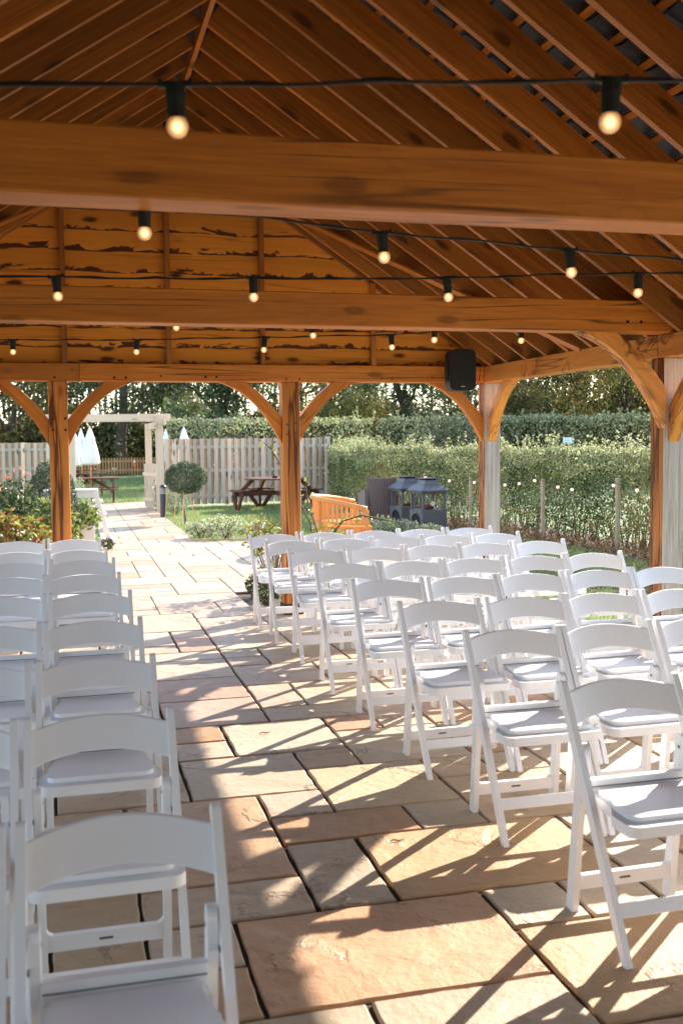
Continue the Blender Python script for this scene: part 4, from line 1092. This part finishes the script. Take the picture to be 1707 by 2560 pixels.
# ------------------------------------------------------------------ hedges
def hedge(name, line, depth, h, n, size, mat, label, shoots=0, twigs=0, lowgap=.45, lump=.10, side=1):
    L = [Vector((*p,0)) for p in line]; seg = [(b-a).length for a,b in zip(L[:-1],L[1:])]; T = sum(seg)
    t = empty(name, L[0], 0, label, 'hedge'); O = L[0]
    def at(s):
        for a,b,q in zip(L[:-1],L[1:],seg):
            if s <= q: break
            s -= q
        f = min(1,s/q); d=(b-a)/q; return a.lerp(b,f), Vector((d.y,-d.x,0))*side
    R = random.Random(len(label)); pts=[]
    for i in range(n):
        s = R.random()*T; p,nr = at(s); u = R.random()
        bulge = mnoise.noise(Vector((s*1.3,0,0)))*lump
        if u < .46: z = h*R.random()**.8; d = R.random()**2*.28
        elif u < .66: d = R.random()*depth; z = h - R.random()**2*.16
        elif u < .88: d = depth*R.uniform(.55,1); z = R.uniform(.04,1)*h
        else: d = R.random()*depth; z = R.uniform(.1,1)*h
        if z < lowgap and d < depth*.5 and R.random() < .5*(1-z/lowgap)+.1*(mnoise.noise(Vector((s*1.1,z*3,5)))>0): continue
        if mnoise.noise(Vector((s*3.2,z*4.2,9))) < -.30 and u < .46: d += .18
        hz = mnoise.noise(Vector((s*1.7,d*2,1)))*.07*h
        sh = mnoise.noise(Vector((s*4.,z*4.,2)))*lump*1.2
        # rounded shoulder
        z2 = z+hz*(z/h); dd = d + bulge + sh + (.12 if z>h*.93 and u<.46 else 0)
        q = p + nr*dd; pts.append((q.x-O.x,q.y-O.y,max(.02,z2)))
    A = np.array(pts)
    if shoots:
        lim = h*(.80+.10*np.sin(A[:,1]*3.1)*np.sin(A[:,1]*1.3+A[:,0])); pale = (A[:,2] > lim) & (RNG.random(len(A)) < .75)  # top zone leaves turned paler: sunlight painted into the leaf colour
        leaves('foliage', A, size, mat, t, aspect=.62, mats=[mat,L_SHOOT_SUN], mi=pale.astype(int))
    else: leaves('foliage', A, size, mat, t, aspect=.62)
    if shoots:
        C=[]; D=[]; m=MB()
        for i in range(shoots):
            s=R.random()*T; p,nr=at(s); d=R.uniform(0,depth*.8); hh=R.choice((.06,.09,.12,.18,.3))*R.uniform(.7,1.2); lx,ly=R.uniform(-.06,.06),R.uniform(-.06,.06)
            b=p+nr*d-O; z0=h+mnoise.noise(Vector((s*1.7,d*2,1)))*.07*h-.05
            m.tube([(b.x,b.y,z0-.1),(b.x+lx,b.y+ly,z0+hh)],[.004,.002],4)
            for k in range(int(5+hh*70)):
                f=R.random(); C.append((b.x+lx*f+R.gauss(0,.018),b.y+ly*f+R.gauss(0,.018),z0+hh*f+R.gauss(0,.01)))
        m.build('stem', TWIG, t); leaves('shoots', np.array(C), size*.95, L_SHOOT_SUN, t, aspect=.6)
    if twigs:
        m=MB()
        for i in range(twigs):
            s=R.random()*T; p,nr=at(s); d=R.uniform(.08,depth*.7); b=p+nr*d-O; k=R.uniform(.3,1.0); a=R.uniform(0,6.28)
            m.tube([(b.x,b.y,0),(b.x+.06*math.cos(a),b.y+.06*math.sin(a),k*.5),(b.x+.2*k*math.cos(a),b.y+.2*k*math.sin(a),k)],[.011,.008,.003],4)
        m.build('twigs', TWIG, t)
    return t
HL = [(7.9,6.0),(7.72,11.0),(7.60,13.3),(7.36,15.2),(7.18,17.0),(6.8,18.3),(5.75,20.3),(5.95,22.5),(6.85,27.5)]
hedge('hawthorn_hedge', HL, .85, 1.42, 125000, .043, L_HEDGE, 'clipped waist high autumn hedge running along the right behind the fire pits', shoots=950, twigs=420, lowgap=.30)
hedge('tall_hedge', [(40,28),(16.5,29.0),(12.2,30.2),(9.5,32.0),(2.6,33.6)], 1.6, 2.30, 42000, .085, L_BACK, 'taller dark clipped hedge in the distance behind the tall board fence', shoots=130, twigs=0, lowgap=.05, lump=.25)
shrub('spreading_shrub', (11.2,30.0,0), (1.5,1.1,1.25), 5200, .085, L_BACK, 'feathery grey green shrub rising above the distant hedge between the oak posts', aspect=.4, lump=.3, stems=8)
# dead stalks under the hedge
C=[];D=[]
for i in range(3600):
    y=RNG.uniform(6,18.5); x=np.interp(y,[6,11,13.3,15.2,17,18.3],[7.9,7.72,7.6,7.36,7.18,6.8]); hh=RNG.random()**2*.30
    C.append((x-.28+abs(RNG.normal())*.28, y, hh*.5+.01)); D.append((RNG.normal()*.8,RNG.normal()*.8,.8))
o = leaves('undergrowth', np.array(C), .16, L_BRACK, None, D=np.array(D)*2, aspect=.09); tag(o,'brown dead stalks and twigs along the foot of the hedge','undergrowth',kind='stuff')
t0=None
for i,(x,y,h,lb) in enumerate([(7.31,15.12,.97,'round wooden stake in the hedge between the two right hand oak posts'),(7.53,13.18,1.05,'round wooden stake in the hedge just left of the nearest oak post'),(6.95,17.3,.95,'pale stake top right behind the front fire pit'),(6.15,19.3,.92,'thin stake in the hedge left of the rattan chair'),(6.55,18.6,.98,'thin stake in the hedge above the rear fire pit')]):
    t = empty('hedge_stake',(x-.03,y,0),0,lb,'stake','stakes along the hedge')
    r=.036 if i<2 else .026
    m=MB(); m.tube([(0,0,0),(.008,0,h*.5),(.0,.0,h)],[r,r*.97,r*.95],10); m.build('shaft', LOGW, t)
    m=MB(); m.tube([(-r,0,h-.12),(-r-.02,0,h-.12)],.006,6); m.build('hook', BOLT, t)
HB=[(7.60,12.70,.90),(7.47,13.1,.95),(7.45,14.3,.84),(7.44,14.75,.86),(7.19,15.05,.955),(7.13,15.5,.89),(7.10,16.0,.85),(7.05,16.6,.86),(7.0,17.1,.85),(6.8,17.8,.86),(6.55,18.4,.90)]
HB=[(x-.08,y,z) for x,y,z in HB]
t = empty('hedge_string_lights', HB[0],0,'string of pale globe bulbs slung along the hedge from stake to stake','string lights'); O=Vector(HB[0])
m=MB(); P=[]
for a,b in zip(HB[:-1],HB[1:]):
    a=Vector(a)+Vector((0,0,.05)); b=Vector(b)+Vector((0,0,.05))
    for k in range(5): f=k/5; P.append(a.lerp(b,f)-Vector((0,0,.02*math.sin(math.pi*f)))-O)
m.tube(P,.004,5); m.build('cable', CABLE, t)
for p in HB:
    m=MB(); m.lathe([(.012,.055),(.013,.022)],8); h_=m.build('lamp_holder', BLACK, t, loc=Vector(p)-O)
    m=MB(); m.lathe([(0,-.024),(.014,-.02),(.0235,-.006),(.0235,.006),(.014,.02),(.009,.025)],14); m.build('bulb', BULB2, h_, smooth=True)
t = empty('distant_sign',(14.4,28.2,0),rad(-28),'small pale rectangular sign on a post beyond the hedge','sign')
m=MB(); m.box((-.15,-.015,1.44),(.15,0,1.62)); m.build('panel', SIGNW, t); m=MB(); m.box((-.02,0.002,0),(.02,.04,1.6)); m.build('post', LOGW, t)
m=MB()
for k in range(3): m.box((-.11,-.018,1.475+.045*k),(.08-.03*k,-.0165,1.487+.045*k))
m.build('lettering', plain('sign_print',(.20,.35,.40),.6), t)

# ------------------------------------------------------------------ trees
def tree(name, x, y, h, cr, n, size, mat, label, seed, zc=None, rz=None, group='trees beyond the garden', bark=BARK, k=None, trunk=.28, limbs=9):
    R = random.Random(seed); t = empty(name,(x,y,0),0,label,'tree',group); zc = zc or h*.58; rz = rz or h*.42
    k = k or 46
    n = int(n*1.9); P,cc = clumps(n, k, (0,0,zc), (cr,cr,rz), cr*.34, .1); P=P[P[:,2]>.25]
    m=MB(); top=h*.75; wob=[Vector((R.uniform(-.15,.15)*q,R.uniform(-.15,.15)*q,top*q/5)) for q in range(6)]
    m.tube(wob,[trunk*(1-.14*q) for q in range(6)],9)
    for i in range(limbs):
        q=R.uniform(.22,.9); b=wob[0].lerp(wob[5],q); c=Vector(cc[R.randrange(len(cc))])
        mid=b.lerp(c,.5)+Vector((R.uniform(-.3,.3),R.uniform(-.3,.3),R.uniform(.1,.6)))
        m.tube([b,b.lerp(mid,.5)+Vector((0,0,-.1)),mid,c],[trunk*.42,trunk*.3,trunk*.22,trunk*.08],6)
        c2=c+Vector((R.uniform(-1,1),R.uniform(-1,1),R.uniform(-.3,.8))); m.tube([mid,c2],[trunk*.15,trunk*.04],5)
    m.build('trunk', bark, t); leaves('crown', P, size, mat, t, aspect=.6)
    return t
def px(p,Y): return Y*math.tan(CYAW+math.atan((p-784)/2382))
LBS = {
 0:(30,56,9,4.0,7000,.17,L_OLIVE,'olive leaved tree beyond the left fence, at the left picture edge'),
 1:(160,64,11,4.0,5200,.18,L_DARK,'dark ivy covered tree behind the left oak post'),
 2:(285,52,10,3.0,6500,.16,L_DARK,'dark tree with a thick trunk above the garden arch'),
 3:(390,57,10,3.6,7500,.16,L_GREEN,'green tree with spreading limbs just right of the garden arch'),
 4:(520,50,9.5,3.4,9000,.15,L_GREEN,'green tree behind the left brace of the middle oak post'),
 5:(690,50,10,3.6,9000,.15,L_AUT,'yellow autumn tree seen just right of the middle oak post'),
 6:(775,39,4.4,1.9,7500,.11,L_AUT,'small yellow orange tree above the distant hedge'),
 7:(930,43,9.5,3.3,12000,.13,L_GREEN,'large green tree in the centre of the right hand opening'),
 8:(1085,52,9,2.6,4200,.15,L_DARK,'thin dark tree behind the rear right corner post'),
 9:(1200,43,10,3.0,9000,.13,L_DARK,'dark tree between the two right hand oak posts, left part'),
 10:(1330,37,10,3.2,12000,.12,L_OLIVE,'olive and yellow leaved oak between the two right hand posts'),
 11:(1450,33,9,2.8,12000,.11,L_AUT,'bright yellow leaved tree against the nearest oak post'),
 12:(1590,34,9,3.0,6000,.12,L_OLIVE,'olive tree at the right picture edge beyond the hedge'),
 13:(600,40,3.2,1.4,2600,.12,L_OLIVE,'small bushy tree rising behind the distant hedge by the middle post'),
}
for i,(p,Y,h,cr,n,s,mt,lb) in LBS.items():
    low = i in (9,10,11,12)
    tree('broadleaf_tree', px(p,Y), Y, h, cr, n, s, mt, lb, 100+i, zc=(h*.45 if low or h<5 else h*.56), rz=(h*.44 if low or h<5 else h*.40), trunk=.32 if i in(2,10) else .22)
# plantation of slim bare trunks with the sky behind
slim=None; R5=random.Random(8)
def make_slim():
    t = empty('slim_tree'); m=MB(); m.tube([(0,0,0),(.06,0,4),(-.04,.05,8),(.02,0,13)],[.12,.10,.075,.03],7)
    for k in range(26):
        z=R5.uniform(1.8,12); a=R5.uniform(0,6.28); l=R5.uniform(.5,1.5); m.tube([(0,0,z),(l*.6*math.cos(a),l*.6*math.sin(a),z+l*.5),(l*math.cos(a),l*math.sin(a),z+l*1.1)],[.025,.014,.006],4)
    m.build('trunk', BARKP, t); P=np.array([(R5.gauss(0,.7),R5.gauss(0,.7),R5.uniform(2.5,13)) for _ in range(700)]); leaves('crown', P, .13, L_OLIVE, t, aspect=.6)
    return t
sl0=make_slim(); nS=0
for i in range(74):
    p = -40+i*1560/74+R5.uniform(-9,9); Y=R5.uniform(66,92); o = sl0 if nS==0 else copy_tree(sl0); nS+=1
    o.location=(px(p,Y),Y,0); o.rotation_euler=(R5.uniform(-.025,.025),R5.uniform(-.025,.025),R5.uniform(0,6.28)); s=R5.uniform(.8,1.15); o.scale=(s,s,s)
    tag(o,'slim bare trunked tree in the far plantation against the bright sky','tree','slim trees of the far plantation')
# scrub at the foot of the wood
def scrub(name,p0,p1,Y0,Y1,h,n,s,mt,label,seed):
    R=np.random.default_rng(seed); pp=R.uniform(p0,p1,n); Yv=R.uniform(Y0,Y1,n); X=np.array([px(a,b) for a,b in zip(pp,Yv)])
    H=np.array([h*(.55+.45*mnoise.noise(Vector((x*.35,y*.35,seed)))+.25*mnoise.noise(Vector((x*1.1,y*.9,seed)))) for x,y in zip(X,Yv)]); Z=np.maximum(.05,H*R.random(n)**.55)
    o=leaves(name,np.stack([X,Yv,Z],1),s,mt,None,aspect=.7); tag(o,label,'scrub',kind='stuff'); return o
scrub('woodland_scrub',-60,720,54,64,4.3,46000,.24,L_OLIVE,'dark olive scrub filling the foot of the wood on the left',3)
scrub('woodland_scrub',380,1650,40,50,4.2,64000,.20,L_GREEN,'green scrub at the foot of the wood behind the distant hedge',4)
scrub('woodland_scrub',1120,1700,32,38,4.6,60000,.14,L_OLIVE,'dark bushes behind the hedge between the right hand posts',5)

# ------------------------------------------------------------------ grass and fallen leaves
def grass(name, poly, n, hgt, label, z0=-.045):
    xs=[p[0] for p in poly]; ys_=[p[1] for p in poly]; C=[]
    while len(C)<n:
        x=random.uniform(min(xs),max(xs)); y=random.uniform(min(ys_),max(ys_))
        if in_poly(x,y,poly): C.append((x,y,z0+hgt*.42))
    D=np.tile(np.array((0,0,1.6)),(n,1)); o=leaves(name,np.array(C),hgt,L_GRASS,None,D=D,aspect=.13); tag(o,label,'grass',kind='stuff')
grass('grass',[(4.30,5.6),(7.5,5.6),(7.4,14.5),(7.0,17.2),(6.3,17.2),(6.25,12),(4.30,12)],42000,.055,'short grass between the pavilion and the hedge')
grass('grass',[(1.97,17.5),(3.2,17.5),(5.0,16.2),(6.3,16.0),(6.9,17.6),(5.6,20.5),(6.4,26.5),(2.1,25.9)],48000,.06,'lawn grass around the round picnic table')
grass('grass',[(.2,28.6),(3.6,28.6),(4.5,48),(-.6,48)],30000,.09,'lawn grass beyond the garden arch')
grass('grass',[(-.6,17.3),(.49,17.3),(.49,28.4),(-1,28.4)],9000,.07,'grass left of the path')
C=[(random.uniform(4.4,7.2),random.uniform(6,16),-.02+random.uniform(0,.02)) for _ in range(260)]
o=leaves('fallen_leaves',np.array(C),.05,L_BRACK,None,flat=.85,aspect=.7); tag(o,'dry fallen leaves scattered on the grass by the hedge','fallen leaves',kind='stuff')
for i,(x,y,lb) in enumerate([(1.22,3.93,'small curled brown leaf on the paving near the aisle centre'),(.99,5.62,'thin dry twig on a pale slab in the aisle')]):
    t=MB(); t.tube([(0,0,.006),(.02,.008,.010),(.045,.004,.005),(.07,.012,.008)],[.002,.003,.003,.001],5); o=t.build('twig',TWIG,None,loc=(x,y,0)); tag(o,lb,'twig')
